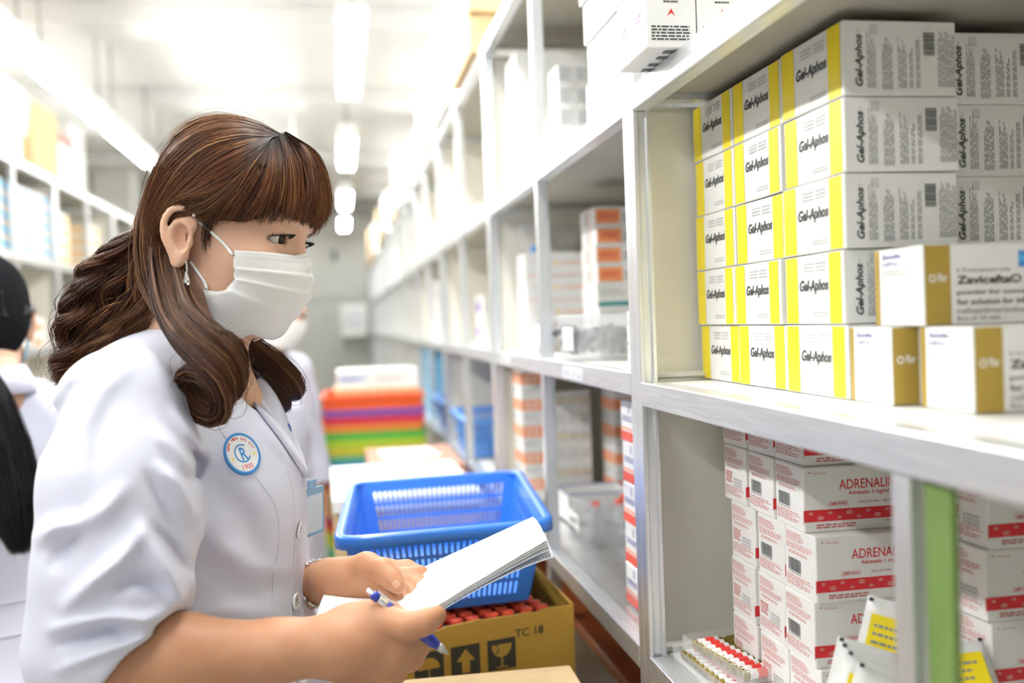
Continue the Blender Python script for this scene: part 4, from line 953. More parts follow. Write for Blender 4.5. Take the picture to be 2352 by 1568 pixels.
            for ax in range(3):
                o1, o2 = [(1, 2), (2, 0), (0, 1)][ax]
                sl = [slice(1, N-1)]*3; s2 = list(sl); s2[ax] = slice(2, N)
                a = ins[(slice(None), *sl)]; b = ins[(slice(None), *s2)]
                eb, ei, ej, ek = np.nonzero(a != b)
                fl = a[eb, ei, ej, ek]
                ge = gb[eb]*B + np.stack([ei, ej, ek], -1)
                q = []
                for (p1, p2) in ((-1, -1), (0, -1), (0, 0), (-1, 0)):
                    gg = ge.copy(); gg[:, o1] += p1; gg[:, o2] += p2
                    q.append(((gg[:, 0]+2)*dims[1]+(gg[:, 1]+2))*dims[2]+gg[:, 2]+2)
                q = np.stack(q, -1); q[~fl] = q[~fl][:, ::-1]; FQ.append(q)
        VK = np.concatenate(VK); VP = np.concatenate(VP); FQ = np.concatenate(FQ)
        uk, ui = np.unique(VK, return_index=True); VP = VP[ui]; F = np.searchsorted(uk, FQ)
        ok = (F < len(uk)).all(1); F = F[ok]; ok = (uk[F] == FQ[ok]).all(1); F = F[ok]
        l = np.arange(len(VP)); E_ = np.concatenate([F[:, [0, 1]], F[:, [1, 2]], F[:, [2, 3]]])
        for _ in range(200 if comp else 0):          # keep the largest connected surface only
            m_ = np.minimum(l[E_[:, 0]], l[E_[:, 1]]); o_ = l.copy(); np.minimum.at(l, E_[:, 0], m_); np.minimum.at(l, E_[:, 1], m_); np.minimum.at(l, o_[E_[:, 0]], m_); np.minimum.at(l, o_[E_[:, 1]], m_); l = l[l[l]]
            if (l == o_).all(): break
        if not comp: l[:] = 0
        big = np.bincount(l).argmax(); kp = l == big; F = F[kp[F].all(1)]; nw = np.cumsum(kp)-1; VP = VP[kp]; F = nw[F]
        for _ in range(smooth):
            S = np.zeros_like(VP); C = np.zeros(len(VP))
            for i in range(4):
                a, b = F[:, i], F[:, (i+1) % 4]
                for q in range(3): S[:, q] += np.bincount(a, VP[b, q], len(VP)) + np.bincount(b, VP[a, q], len(VP))
                C += np.bincount(a, minlength=len(VP)) + np.bincount(b, minlength=len(VP))
            VP = VP*.5 + .5*S/np.maximum(C, 1)[:, None]
        return np_mesh(name, VP, F)
def np_mesh(name, V, F, mats=(), smooth=True):
    me = bpy.data.meshes.new(name); k = F.shape[1]
    me.vertices.add(len(V)); me.vertices.foreach_set('co', np.asarray(V, np.float32).ravel())
    me.loops.add(F.size); me.loops.foreach_set('vertex_index', F.astype(np.int32).ravel())
    me.polygons.add(len(F)); me.polygons.foreach_set('loop_start', np.arange(0, F.size, k, dtype=np.int32))
    me.polygons.foreach_set('use_smooth', np.full(len(F), smooth)); 
    for m in mats: me.materials.append(m)
    me.update(calc_edges=True); me.validate(); return me
def spline(pts, n):
    """Catmull-Rom through pts, n samples"""
    p = np.array(pts, float); p = np.vstack([2*p[0]-p[1], p, 2*p[-1]-p[-2]]); m = len(p)-3
    t = np.linspace(0, m-1e-6, n); i = t.astype(int); f = (t-i)[:, None]
    a, b, c, d = p[i], p[i+1], p[i+2], p[i+3]
    return .5*((2*b)+(-a+c)*f+(2*a-5*b+4*c-d)*f**2+(-a+3*b-3*c+d)*f**3)
def strands(curves, rad, cols, name, mt, sides=3):
    """curves (N, k, 3) -> thin tapered tubes with a colour per strand"""
    C = np.asarray(curves); N, k, _ = C.shape
    T = np.gradient(C, axis=1); T /= np.linalg.norm(T, axis=2, keepdims=True)+1e-9
    ref = np.array([.3, .5, .81]); U = np.cross(T, ref); U /= np.linalg.norm(U, axis=2, keepdims=True)+1e-9; W = np.cross(T, U)
    tp = np.interp(np.linspace(0, 1, k), [0, .06, .7, 1], [.5, 1, 1, .15]); rad = np.asarray(rad).reshape(-1, 1)*tp[None]
    V = np.stack([C+(U*cos(2*pi*j/sides)+W*sin(2*pi*j/sides))*rad[..., None] for j in range(sides)], 2)
    base = (np.arange(N)[:, None, None]*k+np.arange(k-1)[None, :, None])*sides; j = np.arange(sides)[None, None]; j2 = (j+1) % sides
    F = np.stack([base+j, base+j2, base+sides+j2, base+sides+j], -1).reshape(-1, 4)
    me = np_mesh(name, V.reshape(-1, 3), F, [mt])
    at = me.color_attributes.new('Col', 'FLOAT_COLOR', 'POINT'); cc = np.ones((N, k*sides, 4), np.float32); cc[..., :3] = np.repeat(np.asarray(cols), sides, axis=1) if np.ndim(cols) == 3 else np.asarray(cols)[:, None, :]; at.data.foreach_set('color', cc.ravel())
    return me
def hair_mat(name, rough=.38):
    m = bpy.data.materials.new(name); m.use_nodes = True; nt = m.node_tree; b = nt.nodes['Principled BSDF']; b.inputs['Roughness'].default_value = rough
    a = nt.nodes.new('ShaderNodeVertexColor'); a.layer_name = 'Col'; nt.links.new(a.outputs[0], b.inputs['Base Color']); b.inputs['Specular IOR Level'].default_value = .35
    return m
def skin_mat(name, c1, c2):
    m = mat(name, c1, .48, noise=.1, nscale=35, col2=c2, sss=.25, bump=.06, bscale=700); return m
E1, E2, E3 = unit([R0[0], R0[1], 0]), unit([FW[0], FW[1], 0]), np.array([0, 0, 1.])
def bframe(yaw, pitch=0, roll=0):
    """columns forward, right, up for someone facing image-right turned yaw towards the camera"""
    F = cos(yaw)*E1-sin(yaw)*E2; Rr = -sin(yaw)*E1-cos(yaw)*E2; U = E3
    F, U = cos(pitch)*F-sin(pitch)*U, cos(pitch)*U+sin(pitch)*F
    Rr, U = cos(roll)*Rr+sin(roll)*U, cos(roll)*U-sin(roll)*Rr
    return np.stack([F, Rr, U], 1)
# ================================================================ the woman in the white coat
SKIN = skin_mat('skin', (.55, .29, .165), (.49, .24, .13))
# complexion: powdered face, tanned forearms
nt = SKIN.node_tree; bs = nt.nodes['Principled BSDF']; src = bs.inputs['Base Color'].links[0].from_socket
tc = nt.nodes.new('ShaderNodeTexCoord'); sx_ = nt.nodes.new('ShaderNodeSeparateXYZ'); mr = nt.nodes.new('ShaderNodeMapRange'); mr.inputs['From Min'].default_value = 1.24; mr.inputs['From Max'].default_value = 1.36
mx = nt.nodes.new('ShaderNodeMix'); mx.data_type = 'RGBA'; nt.links.new(tc.outputs['Object'], sx_.inputs[0]); nt.links.new(sx_.outputs[2], mr.inputs[0]); nt.links.new(mr.outputs[0], mx.inputs[0]); nt.links.new(src, mx.inputs[6]); mx.inputs[7].default_value = (.70, .435, .305, 1); nt.links.new(mx.outputs[2], bs.inputs['Base Color'])
HA = bframe(radians(8), radians(9), radians(4)); HO = P(432, 549, 1.03) - HA@np.array([0, .076, 0])
def hl(a, b, c): return HO + HA@np.array([a, b, c], float)
def add_head(S, hl, HA, ears=True):
    e = lambda c, r, k=.012, op=1, R=None: S.ell(hl(*c), r, HA if R is None else HA@R, k, op)
    e((.003, 0, .050), (.074, .071, .078)); e((.018, 0, .045), (.064, .066, .070), .03)
    e((.034, 0, -.004), (.052, .060, .074), .03); e((.042, 0, -.052), (.040, .045, .036), .03); e((.068, 0, -.074), (.016, .020, .014), .02)
    for s in (1, -1):
        e((.056, s*.042, -.012), (.026, .022, .022), .02); e((.082, s*.024, .038), (.010, .026, .008), .016)
        e((.010, s*.046, -.052), (.024, .012, .030), .03)
    S.cone(hl(.084, 0, .030), hl(.0955, 0, -.008), .006, .0085, .012); S.cone(hl(.0955, 0, -.008), hl(.088, 0, -.018), .009, .010, .008)
    for s in (1, -1): e((.090, s*.012, -.016), (.010, .008, .007), .006)
    e((.090, 0, -.048), (.010, .022, .012), .012)
    for s in (1, -1):
        e((.091, s*.031, .019), (.010, .017, .010), .012, -1)              # socket
        e((.0735, s*.031, .017), (.0150, .0165, .0140), .006)              # lids over the ball
        tilt = rotm([1, 0, 0], s*radians(-6))
        e((.080, s*.0345, .0150), (.019, .0165, .0047), .0012, -1, tilt)   # opening
        e((.0735, s*.031, .017), (.0122, .0122, .0122), .001, -1)
        S.cone(hl(.086, s*.016, .0255), hl(.080, s*.046, .0245), .0016, .0013, .004)
    if ears:
        for s in (1, -1):
            er = lambda a, b, c: hl(-.005+a, s*(.0735+b), c)
            A_ = HA@rotm([0, 0, 1], s*radians(22))@rotm([0, 1, 0], radians(-8))
            S.ell(er(-.003, .004, .004), (.0150, .0060, .0250), A_, .005); S.ell(er(-.001, .002, -.016), (.010, .006, .013), A_, .006); S.ell(er(-.003, .0045, .017), (.0125, .0055, .0125), A_, .004)
            S.ell(er(.001, .0100, .000), (.0088, .0085, .0140), A_, .002, -1); S.ell(er(-.005, .0165, .018), (.0080, .0050, .0070), A_, .002, -1); S.ell(er(-.0115, .0150, .004), (.0030, .0050, .014), A_, .002, -1)
            pts = [er(.0085, .004, .006), er(.011, .005, .016), er(.009, .008, .0245), er(.000, .011, .030), er(-.011, .0135, .0275), er(-.0175, .014, .015), er(-.0165, .0125, .000), er(-.0105, .0095, -.012), er(-.006, .007, -.020)]
            S.chain(spline(pts, 18), [.0030]*3+[.0034]*15, .0025); S.ell(er(-.003, .0055, -.0235), (.0075, .0040, .0085), A_, .005)
            S.chain(spline([er(-.001, .008, .019), er(-.009, .0105, .013), er(-.0105, .0105, -.002), er(-.004, .0085, -.012)], 8), [.0022]*8, .003)
            S.ell(er(.0085, .0045, -.003), (.0036, .0042, .0055), A_, .003)
NB = P(436, 800, 1.14)       # base of the neck
W = Sdf(); add_head(W, hl, HA)
W.cone(hl(-.012, 0, -.035), NB, .045, .045, .025); W.cone(hl(.016, 0, -.055), NB, .032, .040, .03)
# hidden trunk, right and left arm
SHR, ELR, WRR = P(285, 905, 1.0), P(222, 1535, .925), P(752, 1482, .935)
SHL, ELL, WRL = P(520, 905, 1.29), P(560, 1400, 1.27), P(748, 1334, 1.13)
W.cone(NB, P(440, 1000, 1.14), .045, .075, .05); W.cone(P(440, 1000, 1.14), P(450, 1500, 1.14), .085, .09, .04)
W.cone(P(370, 920, 1.07), SHR-UP*.02, .04, .04, .03); W.cone(P(470, 920, 1.22), SHL-UP*.02, .04, .04, .03)
W.cone(SHR, ELR, .042, .036, .03); W.cone(SHL, ELL, .042, .036, .03)
mid = lambda a, b, t: a+(b-a)*t
W.cone(ELR, mid(ELR, WRR, .35)+UP*.004, .034, .036, .02); W.cone(mid(ELR, WRR, .35)+UP*.004, mid(ELR, WRR, .8), .036, .0255, .02); W.cone(mid(ELR, WRR, .8), WRR, .0255, .0235, .02)
W.cone(ELL, mid(ELL, WRL, .4), .033, .033, .02); W.cone(mid(ELL, WRL, .4), WRL, .033, .022, .02)
# right hand, back of it to the camera, closed on the sheets and the pen
Q = lambda l: [P(*p) for p in l]
for w0, mc in (((795, 1462, .947), (905, 1432, .955)), ((790, 1474, .938), (912, 1462, .944)), ((788, 1490, .935), (900, 1497, .942)), ((790, 1503, .938), (876, 1530, .948))):
    W.cone(P(*w0), P(*mc), .0195, .0128, .016)
W.cone(WRR, P(800, 1482, .940), .0235, .026, .02); W.ell(P(835, 1480, .950), (.034, .026, .017), np.stack([RT, UP, FW], 1), .02)
fr = [[(905, 1432, .955), (962, 1448, .978), (975, 1447, 1.005), (958, 1440, 1.025)], [(912, 1462, .944), (962, 1480, .972), (968, 1470, 1.004), (948, 1460, 1.024)],
      [(900, 1497, .942), (945, 1513, .972), (948, 1500, 1.002), (928, 1486, 1.02)], [(876, 1530, .948), (908, 1546, .974), (910, 1534, .998), (892, 1520, 1.012)]]
for i, f in enumerate(fr):
    r0 = (.0118, .0122, .0118, .0105)[i]; W.chain(Q(f), [r0, r0*.90, r0*.80, r0*.68], .004, .010)
    W.ell(P(*f[0])-FW*.003, (.011, .011, .008), np.stack([RT, UP, FW], 1), .010)
    W.ell(P(*f[1])-FW*.002, (.0098, .0098, .009), np.stack([RT, UP, FW], 1), .005)
W.chain(Q([(812, 1440, .955), (872, 1418, .945), (938, 1438, .924), (975, 1428, .924), (1003, 1412, .932)]), [.020, .0165, .0128, .0115, .0092], .006, .018)
# left hand, far side: thumb on the sheets, fingers below
for w0, mc in (((765, 1326, 1.128), (872, 1308, 1.135)), ((765, 1336, 1.115), (878, 1318, 1.115)), ((765, 1342, 1.105), (870, 1332, 1.10)), ((768, 1344, 1.10), (855, 1345, 1.09))):
    W.cone(P(*w0), P(*mc), .019, .0125, .016)
for i, f in enumerate([[(872, 1308, 1.135), (935, 1306, 1.135), (965, 1318, 1.125), (975, 1335, 1.115)], [(878, 1318, 1.115), (940, 1325, 1.11), (965, 1342, 1.10), (970, 1355, 1.09)],
          [(870, 1332, 1.10), (925, 1348, 1.09), (945, 1362, 1.08), (948, 1372, 1.07)], [(855, 1345, 1.09), (900, 1364, 1.08), (915, 1376, 1.07), (918, 1384, 1.06)]]):
    r0 = (.0115, .0118, .0112, .010)[i]; W.chain(Q(f), [r0, r0*.88, r0*.78, r0*.66], .004, .010)
W.chain(Q([(795, 1328, 1.105), (842, 1304, 1.09), (880, 1312, 1.072), (900, 1330, 1.062), (913, 1345, 1.055)]), [.020, .0165, .0125, .0108, .0088], .006, .018)
# legs
TC = P(450, 1500, 1.14); LEG = [np.array([TC[0], TC[1], .9]) - E2*s*.085 for s in (1, -1)]
me = W.mesh((-.62, .72, .85), (.28, 1.62, 1.70), .0023, 'body', smooth=1, comp=True); me.materials.append(SKIN)
wo = empty('person', (float(TC[0]), float(TC[1]), 0)); tag(wo, 'woman in a white lab coat and face mask holding papers and a pen', 'person')
def part(name, me, par, lb=None):
    o = mklink(name, me, par)
    if par is wo: o.location = -Vector(wo.location)
    if lb: o['label'] = lb
    return o
body = part('body', me, wo)
# eyes
EW = mat('eye_white', (.66, .63, .60), .3); EI = mat('iris_brown', (.022, .010, .007), .25, spec=.3); EP = mat('pupil_black', (.004, .004, .004), .2, spec=.3)
for s in (1, -1):
    c = hl(.0735, s*.031, .017); g = unit(HA@np.array([1, .06, -.14])); a = unit(np.cross(g, [0, 0, 1])); b = np.cross(a, g)
    m = MB(); N, K = 20, 14; vs = [c+g*.0121]; fs = []; 
    for j in range(1, K+1):
        th = .10+.125*(j-1)
        for i in range(N): an = 2*pi*i/N; vs.append(c+.0121*(g*cos(th)+(a*cos(an)+b*sin(an))*sin(th)))
    m.add(vs, [(0, 1+i, 1+(i+1) % N) for i in range(N)]+[(1+(j*N)+i, 1+(j+1)*N+i, 1+(j+1)*N+(i+1) % N, 1+j*N+(i+1) % N) for j in range(K-1) for i in range(N)], EW, True)
    me = m.mesh('eyeball'); me.materials.append(EI); me.materials.append(EP); ix = [0]*len(me.polygons)
    for i in range(N): ix[i] = 2
    for j in range(K-1):
        for i in range(N): ix[N+j*N+i] = 2 if j < 1 else (1 if j < 5 else 0)
    me.polygons.foreach_set('material_index', ix); part('eye', me, wo)
# ---------------------------------------------------------------- coat
COATM = mat('white_cotton_twill', (.68, .695, .82), .8, sheen=.25, bump=.12, bscale=1400)
AX = np.stack([RT, UP, FW], 1); To, SR, SL = Sdf(), Sdf(), Sdf()
class Garment(Sdf):
    def ev(s, p, cen=None, rb=0):
        D = smin(To.ev(p, cen, rb), SR.ev(p, cen, rb), .010); D = smin(D, SL.ev(p, cen, rb), .015); return s.post(p, D) if s.post is not None else D
Ct = Garment()
def sec(x, y, d, a, b, hgt, k=.05): To.ell(P(x, y, d), (a, hgt, b), AX, k)
sec(435, 990, 1.145, .094, .140, .105, .04); sec(452, 1110, 1.14, .105, .140, .12, .05); sec(462, 1290, 1.14, .114, .142, .14, .05); sec(462, 1480, 1.14, .114, .150, .15, .05); sec(462, 1640, 1.14, .122, .160, .15, .05)
TCz = P(462, 1700, 1.14)
To.cone(TCz, np.array([TCz[0], TCz[1], .62]), .15, .165, .05)
To.ell(P(570, 1120, 1.075), (.047, .056, .050), AX, .05); To.ell(P(590, 1120, 1.20), (.047, .056, .050), AX, .05)       # bust
To.cone(P(400, 862, 1.09), P(285, 945, 1.0), .048, .060, .04); To.cone(P(440, 862, 1.19), SHL-UP*.01, .048, .052, .04)      # shoulders
To.cone(P(400, 850, 1.15), P(300, 930, 1.10), .055, .06, .04); To.ell(P(310, 1010, 1.12), (.075, .09, .12), AX, .04)
# right sleeve, bent at the elbow, cuff cut and hollow
SR.cone(P(282, 950, .99), P(280, 1120, .962), .066, .069, .010); SR.cone(P(280, 1120, .962), P(262, 1330, .94), .069, .067, .03); SR.cone(P(262, 1330, .94), P(215, 1490, .928), .067, .052, .03)
SR.cone(P(215, 1490, .928), P(350, 1520, .926), .058, .055, .025)
CN = unit(RT*.80-UP*.58-FW*.12); CP = P(330, 1495, .926)
SR.half(CP, CN, P(420, 1560, .926), .13, .003); SR.cone(mid(ELR, WRR, .10), mid(ELR, WRR, .42), .047, .047, .003, -1)
# left sleeve
SL.cone(SHL, P(560, 1130, 1.28), .062, .064, .02); SL.cone(P(560, 1130, 1.28), P(575, 1370, 1.265), .064, .056, .03); SL.cone(P(575, 1370, 1.265), P(650, 1365, 1.20), .056, .05, .02)
CNl = unit(WRL-ELL); SL.half(mid(ELL, WRL, .60), CNl, mid(ELL, WRL, .85), .09, .003); SL.cone(mid(ELL, WRL, .45), mid(ELL, WRL, .9), .043, .043, .003, -1)
# neck opening and V
To.cone(NB+np.array([0, 0, .16])+E1*.02, NB+np.array([0, 0, -.04])+E1*.022, .056, .044, .010, -1)
Vd = P(612, 985, 1.10)
To.cone(NB+E1*.055+np.array([0, 0, .04]), Vd, .050, .012, .012, -1); To.cone(P(560, 830, 1.12), Vd+E1*.05, .05, .02, .012, -1)
folds = [  # polyline in the picture, half-width px, height m
 ([(112, 1240), (180, 1215), (240, 1170), (285, 1120)], 26, .0060), ([(92, 1235), (120, 1210), (170, 1195)], 20, .007), ([(120, 1300), (170, 1235), (215, 1190)], 18, -.004),
 ([(150, 1395), (220, 1330), (270, 1290), (330, 1215)], 24, .0070), ([(330, 1215), (360, 1270), (395, 1330), (420, 1390)], 22, .0070), ([(260, 1350), (310, 1330), (370, 1345)], 24, -.007), ([(345, 1205), (395, 1250), (425, 1310)], 16, -.005),
 ([(120, 1445), (200, 1425), (262, 1418), (330, 1425), (385, 1400)], 20, .0060), ([(140, 1480), (210, 1455), (250, 1440), (280, 1455)], 16, -.006), ([(130, 1540), (230, 1500), (300, 1475), (380, 1450)], 16, .004),
 ([(375, 1075), (410, 1110), (445, 1180)], 20, .006), ([(340, 1090), (360, 1140), (400, 1210)], 18, -.004), ([(360, 990), (410, 1035), (440, 1080)], 24, .006), ([(430, 1020), (462, 1060), (440, 1110)], 15, -.007), ([(400, 940), (440, 990), (468, 1040)], 18, .004),
 ([(215, 860), (165, 900), (130, 960), (108, 1030)], 26, -.004), ([(300, 830), (230, 900), (180, 990)], 30, .003), ([(240, 960), (220, 1060), (230, 1140)], 26, -.0025),
 ([(470, 1090), (560, 1180), (600, 1260)], 40, -.004), ([(450, 1180), (520, 1250), (600, 1290)], 34, .003), ([(440, 1300), (540, 1340), (660, 1340)], 32, -.003), ([(460, 1230), (560, 1300), (650, 1310)], 26, .003),
 ([(420, 1420), (520, 1400), (650, 1420)], 30, .003), ([(590, 950), (630, 1010), (690, 1080)], 18, .003)]
FOLD = [(np.array(p, float), w, h) for p, w, h in folds]
def fold_post(p, D):
    sh = D.shape; q = (p.reshape(-1, 3)-CAM.astype(np.float32)); D = D.reshape(-1).copy(); near = np.nonzero(np.abs(D) < .03)[0]
    if len(near):
        q = q[near]; d = q@FW; x = CX+FPX*(q@RT)/d; y = CY-FPX*(q@UP)/d
        dis = np.zeros(len(near), np.float32)
        for P_, w_, h_ in FOLD:
            lo, hi = P_.min(0)-3*w_, P_.max(0)+3*w_
            m = (x > lo[0]) & (x < hi[0]) & (y > lo[1]) & (y < hi[1]) & (d < 1.12)
            if not m.any(): continue
            best = np.full(m.sum(), 1e9); bt = np.zeros(m.sum())
            for i in range(len(P_)-1):
                a, b = P_[i], P_[i+1]; ab = b-a; t = np.clip(((x[m]-a[0])*ab[0]+(y[m]-a[1])*ab[1])/(ab@ab), 0, 1)
                dd = np.hypot(x[m]-a[0]-t*ab[0], y[m]-a[1]-t*ab[1]); u = (i+t)/(len(P_)-1); s_ = dd < best; best[s_] = dd[s_]; bt[s_] = u[s_]
            dis[m] += 2.0*h_*np.exp(-(best/(w_*.8))**2)*np.sin(pi*np.clip(bt*.86+.07, 0, 1))**.7
        D[near] -= dis
    return D.reshape(sh)
Ct.post = fold_post
me = Ct.mesh((-.66, .70, .50), (.12, 1.66, 1.52), .0032, 'lab_coat', smooth=1, comp=True); me.materials.append(COATM)
coat = part('lab_coat', me, wo, 'white short-sleeved lab coat with rolled cuffs')
def surf_patch(sdf, quad, nu, nv, off, th, name, mt, par, bulge=0):
    """thin sheet laid on a body: quad(u, v) gives picture points"""
    V = np.zeros((nv+1, nu+1, 3)); 
    for j in range(nv+1):
        for i in range(nu+1):
            x, y = quad(i/nu, j/nv); V[j, i] = sdf.trace(x, y, .7, 1.6)
    T = np.cross(np.gradient(V, axis=1), np.gradient(V, axis=0)); T /= np.linalg.norm(T, axis=2, keepdims=True)+1e-9; T[((V-CAM)*T).sum(2) > 0] *= -1
    b = np.outer(np.sin(np.linspace(0, pi, nv+1)), np.ones(nu+1))[..., None]*bulge
    A = V+T*(off+th+b); Bk = V+T*(off-.002); n = (nu+1)*(nv+1)
    fs = []
    for j in range(nv):
        for i in range(nu): a = j*(nu+1)+i; q = (a, a+1, a+nu+2, a+nu+1); fs += [q, tuple(n+k for k in q[::-1])]
    rim = [i for i in range(nu+1)]+[j*(nu+1)+nu for j in range(1, nv+1)]+[nv*(nu+1)+i for i in range(nu-1, -1, -1)]+[j*(nu+1) for j in range(nv-1, 0, -1)]
    for k in range(len(rim)): a, b_ = rim[k], rim[(k+1) % len(rim)]; fs.append((a, n+a, n+b_, b_))
    m = MB(); m.add(list(A.reshape(-1, 3))+list(Bk.reshape(-1, 3)), fs, mt, True); return part(name, m.mesh(name), par)
def ribbon(l1, l2):
    a, b = np.array(l1, float), np.array(l2, float)
    def q(u, v): p = np.array([np.interp(u, np.linspace(0, 1, len(a)), a[:, k])*(1-v)+np.interp(u, np.linspace(0, 1, len(b)), b[:, k])*v for k in (0, 1)]); return p
    return q
cw = coat
# near lapel and front facing edge
surf_patch(Ct, ribbon([(470, 820), (520, 860), (575, 925), (640, 1010), (697, 1096)], [(560, 850), (585, 890), (612, 935), (655, 1005), (700, 1090)]), 18, 5, .0035, .0012, 'lapel', COATM, cw, .002)
# folded collar round the neck
m = MB(); N = 26; prof = [(.050, .022), (.053, .036), (.057, .038), (.061, .034), (.078, -.004), (.075, -.006), (.058, .028)]; k_ = len(prof); vs = []
for i in range(N+1):
    a = radians(50+260*i/N); dr = E1*cos(a)-E2*sin(a)
    for (r_, h_) in prof: vs.append(NB+E1*.006+dr*(r_*(1+.10*cos(2*a)))+E3*(h_-.010-.022*max(0, cos(a))+.008*(-cos(a))))
m.add(vs, [(i*k_+j, (i+1)*k_+j, (i+1)*k_+(j+1) % k_, i*k_+(j+1) % k_) for i in range(N) for j in range(k_)]+[tuple(range(k_)), tuple(range(N*k_, N*k_+k_))[::-1]], COATM, True); part('collar', m.mesh('collar'), cw)
# princess seam, placket seam, hem of the cuff
SEAM = mat('coat_seam', (.62, .64, .74), .85)
def seam(pts, r=.0006, n=30, off=.0003):
    m = MB(); m.tube([Ct.trace(x, y, .7, 1.6)+(-FW)*off for x, y in spline([(a, b, 0) for a, b in pts], n)[:, :2]], r, SEAM, 5); part('seam', m.mesh('seam'), cw)
seam([(470, 900), (505, 985), (580, 1085), (632, 1160), (640, 1240), (628, 1330), (622, 1440), (618, 1567)])
seam([(660, 1080), (676, 1150), (674, 1300), (668, 1420), (662, 1560)], .0005)
# buttons
BTN = mat('white_button', (.86, .86, .84), .3, coat=.3)
def nrm(sdf, p, e=.004):
    g = np.array([sdf.at([p+np.eye(3)[i]*e])[0]-sdf.at([p-np.eye(3)[i]*e])[0] for i in range(3)]); return unit(g)
for (x, y) in ((684, 1216), (677, 1381), (690, 1552)):
    p = Ct.trace(x, y, .7, 1.6); n = nrm(Ct, p); 
    a = unit(np.cross(n, [0, 0, 1])); b = np.cross(n, a)
    m = MB(); m.lathe([(.0088, 0), (.0092, .0012), (.0088, .0026), (.0070, .0030), (.0062, .0022), (.0, .0021)], BTN, 24, cap=False)
    o = part('button', m.mesh('button'), cw); o.matrix_local = Matrix(((a[0], b[0], n[0], p[0]+n[0]*.001), (a[1], b[1], n[1], p[1]+n[1]*.001), (a[2], b[2], n[2], p[2]+n[2]*.001), (0, 0, 0, 1)))
    m = MB()
    for sx_ in (-1, 1):
        for sy_ in (-1, 1): m.lathe([(.0009, .0022), (.0009, .0026)], GREY, 8, (sx_*.0018, sy_*.0018, 0))
    mklink('button_holes', m.mesh('button_holes'), o)
# round embroidered patch
p = Ct.trace(556, 1042, .7, 1.6); n = nrm(Ct, p, .012); up_ = unit(UP-n*(UP@n)+RT*-.26); up_ = unit(up_-n*(up_@n)); u_ = np.cross(up_, n)*.80
q = Print(); q.frame(p+n*.0016, u_, up_, 0); R_ = .0222; PB = mat('patch_blue', (.05, .25, .60), .8); PR = mat('patch_red', (.70, .04, .06), .8); PW_ = mat('patch_white', (.80, .80, .80), .9)
q.poly([(R_*cos(a), R_*sin(a)) for a in [2*pi*k/36 for k in range(36)]], PW_, 0); q.ring(0, 0, R_, .0022, PB, 36, 2); q.ring(0, 0, R_*.46, .0016, PB, 22, 3, .9, 2*pi-.5)
q.text('R', -.0030, -.0080, .0090, .0145, PB, .02)
st = 'BENH VIEN CHO RAY'
for i, ch in enumerate(st):
    if ch == ' ': continue
    a = radians(162-144*i/(len(st)-1)); rr_ = R_*.69; q.text(ch, rr_*cos(a)-.0011*sin(a), rr_*sin(a)+.0011*cos(a)*-1+.0, .0021, .0030, PR, .03, 0, a-pi/2)
q.text('1900', -.0065, -R_*.80, .014, .0056, PR, .0); 
for sx_ in (-.0145, .0145): q.poly([(sx_+.0022*(1 if k % 2 == 0 else .45)*cos(pi/2+k*pi/5), -.0035+.0022*(1 if k % 2 == 0 else .45)*sin(pi/2+k*pi/5)) for k in range(10)], YEL, 2)
m = q; o = part('embroidered_patch', q.mesh('embroidered_patch'), cw)
m = MB(); vs = [p+n*.0014+(u_*cos(a)+up_*sin(a))*R_*1.03 for a in [2*pi*k/36 for k in range(36)]]; m.add(vs+[v-n*.004 for v in vs], [tuple(range(36))]+[(k, 36+k, 36+(k+1) % 36, (k+1) % 36) for k in range(36)], PB); mklink('patch_backing', m.mesh('patch_backing'), o)
# badge holder hanging on the far side of the front, and a blue clip on the lapel
IDB = mat('badge_plastic', (.30, .52, .72), .2, alpha=.75); IDC = mat('badge_card', (.62, .70, .78), .5)
bp_ = P(716, 1175, 1.185); m = MB(); ax1 = unit(RT*.30+FW*.95); ax2 = unit(UP); 
def slab3(m, c, a, b, n_, ha, hb, hn, mt): m.add([c+a*sa*ha+b*sb*hb+n_*sn*hn for sn in (-1, 1) for sb in (-1, 1) for sa in (-1, 1)], [(0, 2, 3, 1), (4, 5, 7, 6), (0, 1, 5, 4), (2, 6, 7, 3), (0, 4, 6, 2), (1, 3, 7, 5)], mt)
slab3(m, bp_, ax1, ax2, np.cross(ax1, ax2), .026, .028, .002, IDB); ib = part('badge_holder', m.mesh('badge_holder'), wo)
m = MB(); slab3(m, bp_-ax2*.002, ax1, ax2, np.cross(ax1, ax2), .022, .022, .0023, IDC); mklink('card', m.mesh('card'), ib)
m = MB(); slab3(m, bp_+ax2*.032, ax1, ax2, np.cross(ax1, ax2), .008, .006, .0015, IDB); mklink('clip', m.mesh('clip'), ib)
m = MB(); c_ = P(656, 992, 1.165); m.ell = None; N = 16; nn = unit(RT*.9-FW*.3); a = unit(np.cross(nn, UP)); vs = []; fs = []
for j, (r_, h_) in enumerate(((.011, -.003), (.012, 0), (.010, .003), (.004, .0045))):
    for i in range(N): vs.append(c_+nn*h_+(a*cos(2*pi*i/N)*.85+UP*sin(2*pi*i/N))*r_)
for j in range(3):
    for i in range(N): fs.append((j*N+i, j*N+(i+1) % N, (j+1)*N+(i+1) % N, (j+1)*N+i))
fs.append(tuple(range(3*N, 4*N))); m.add(vs, fs, mat('blue_reel_plastic', (.02, .06, .42), .2, coat=.5), True); part('badge_reel', m.mesh('badge_reel'), wo)
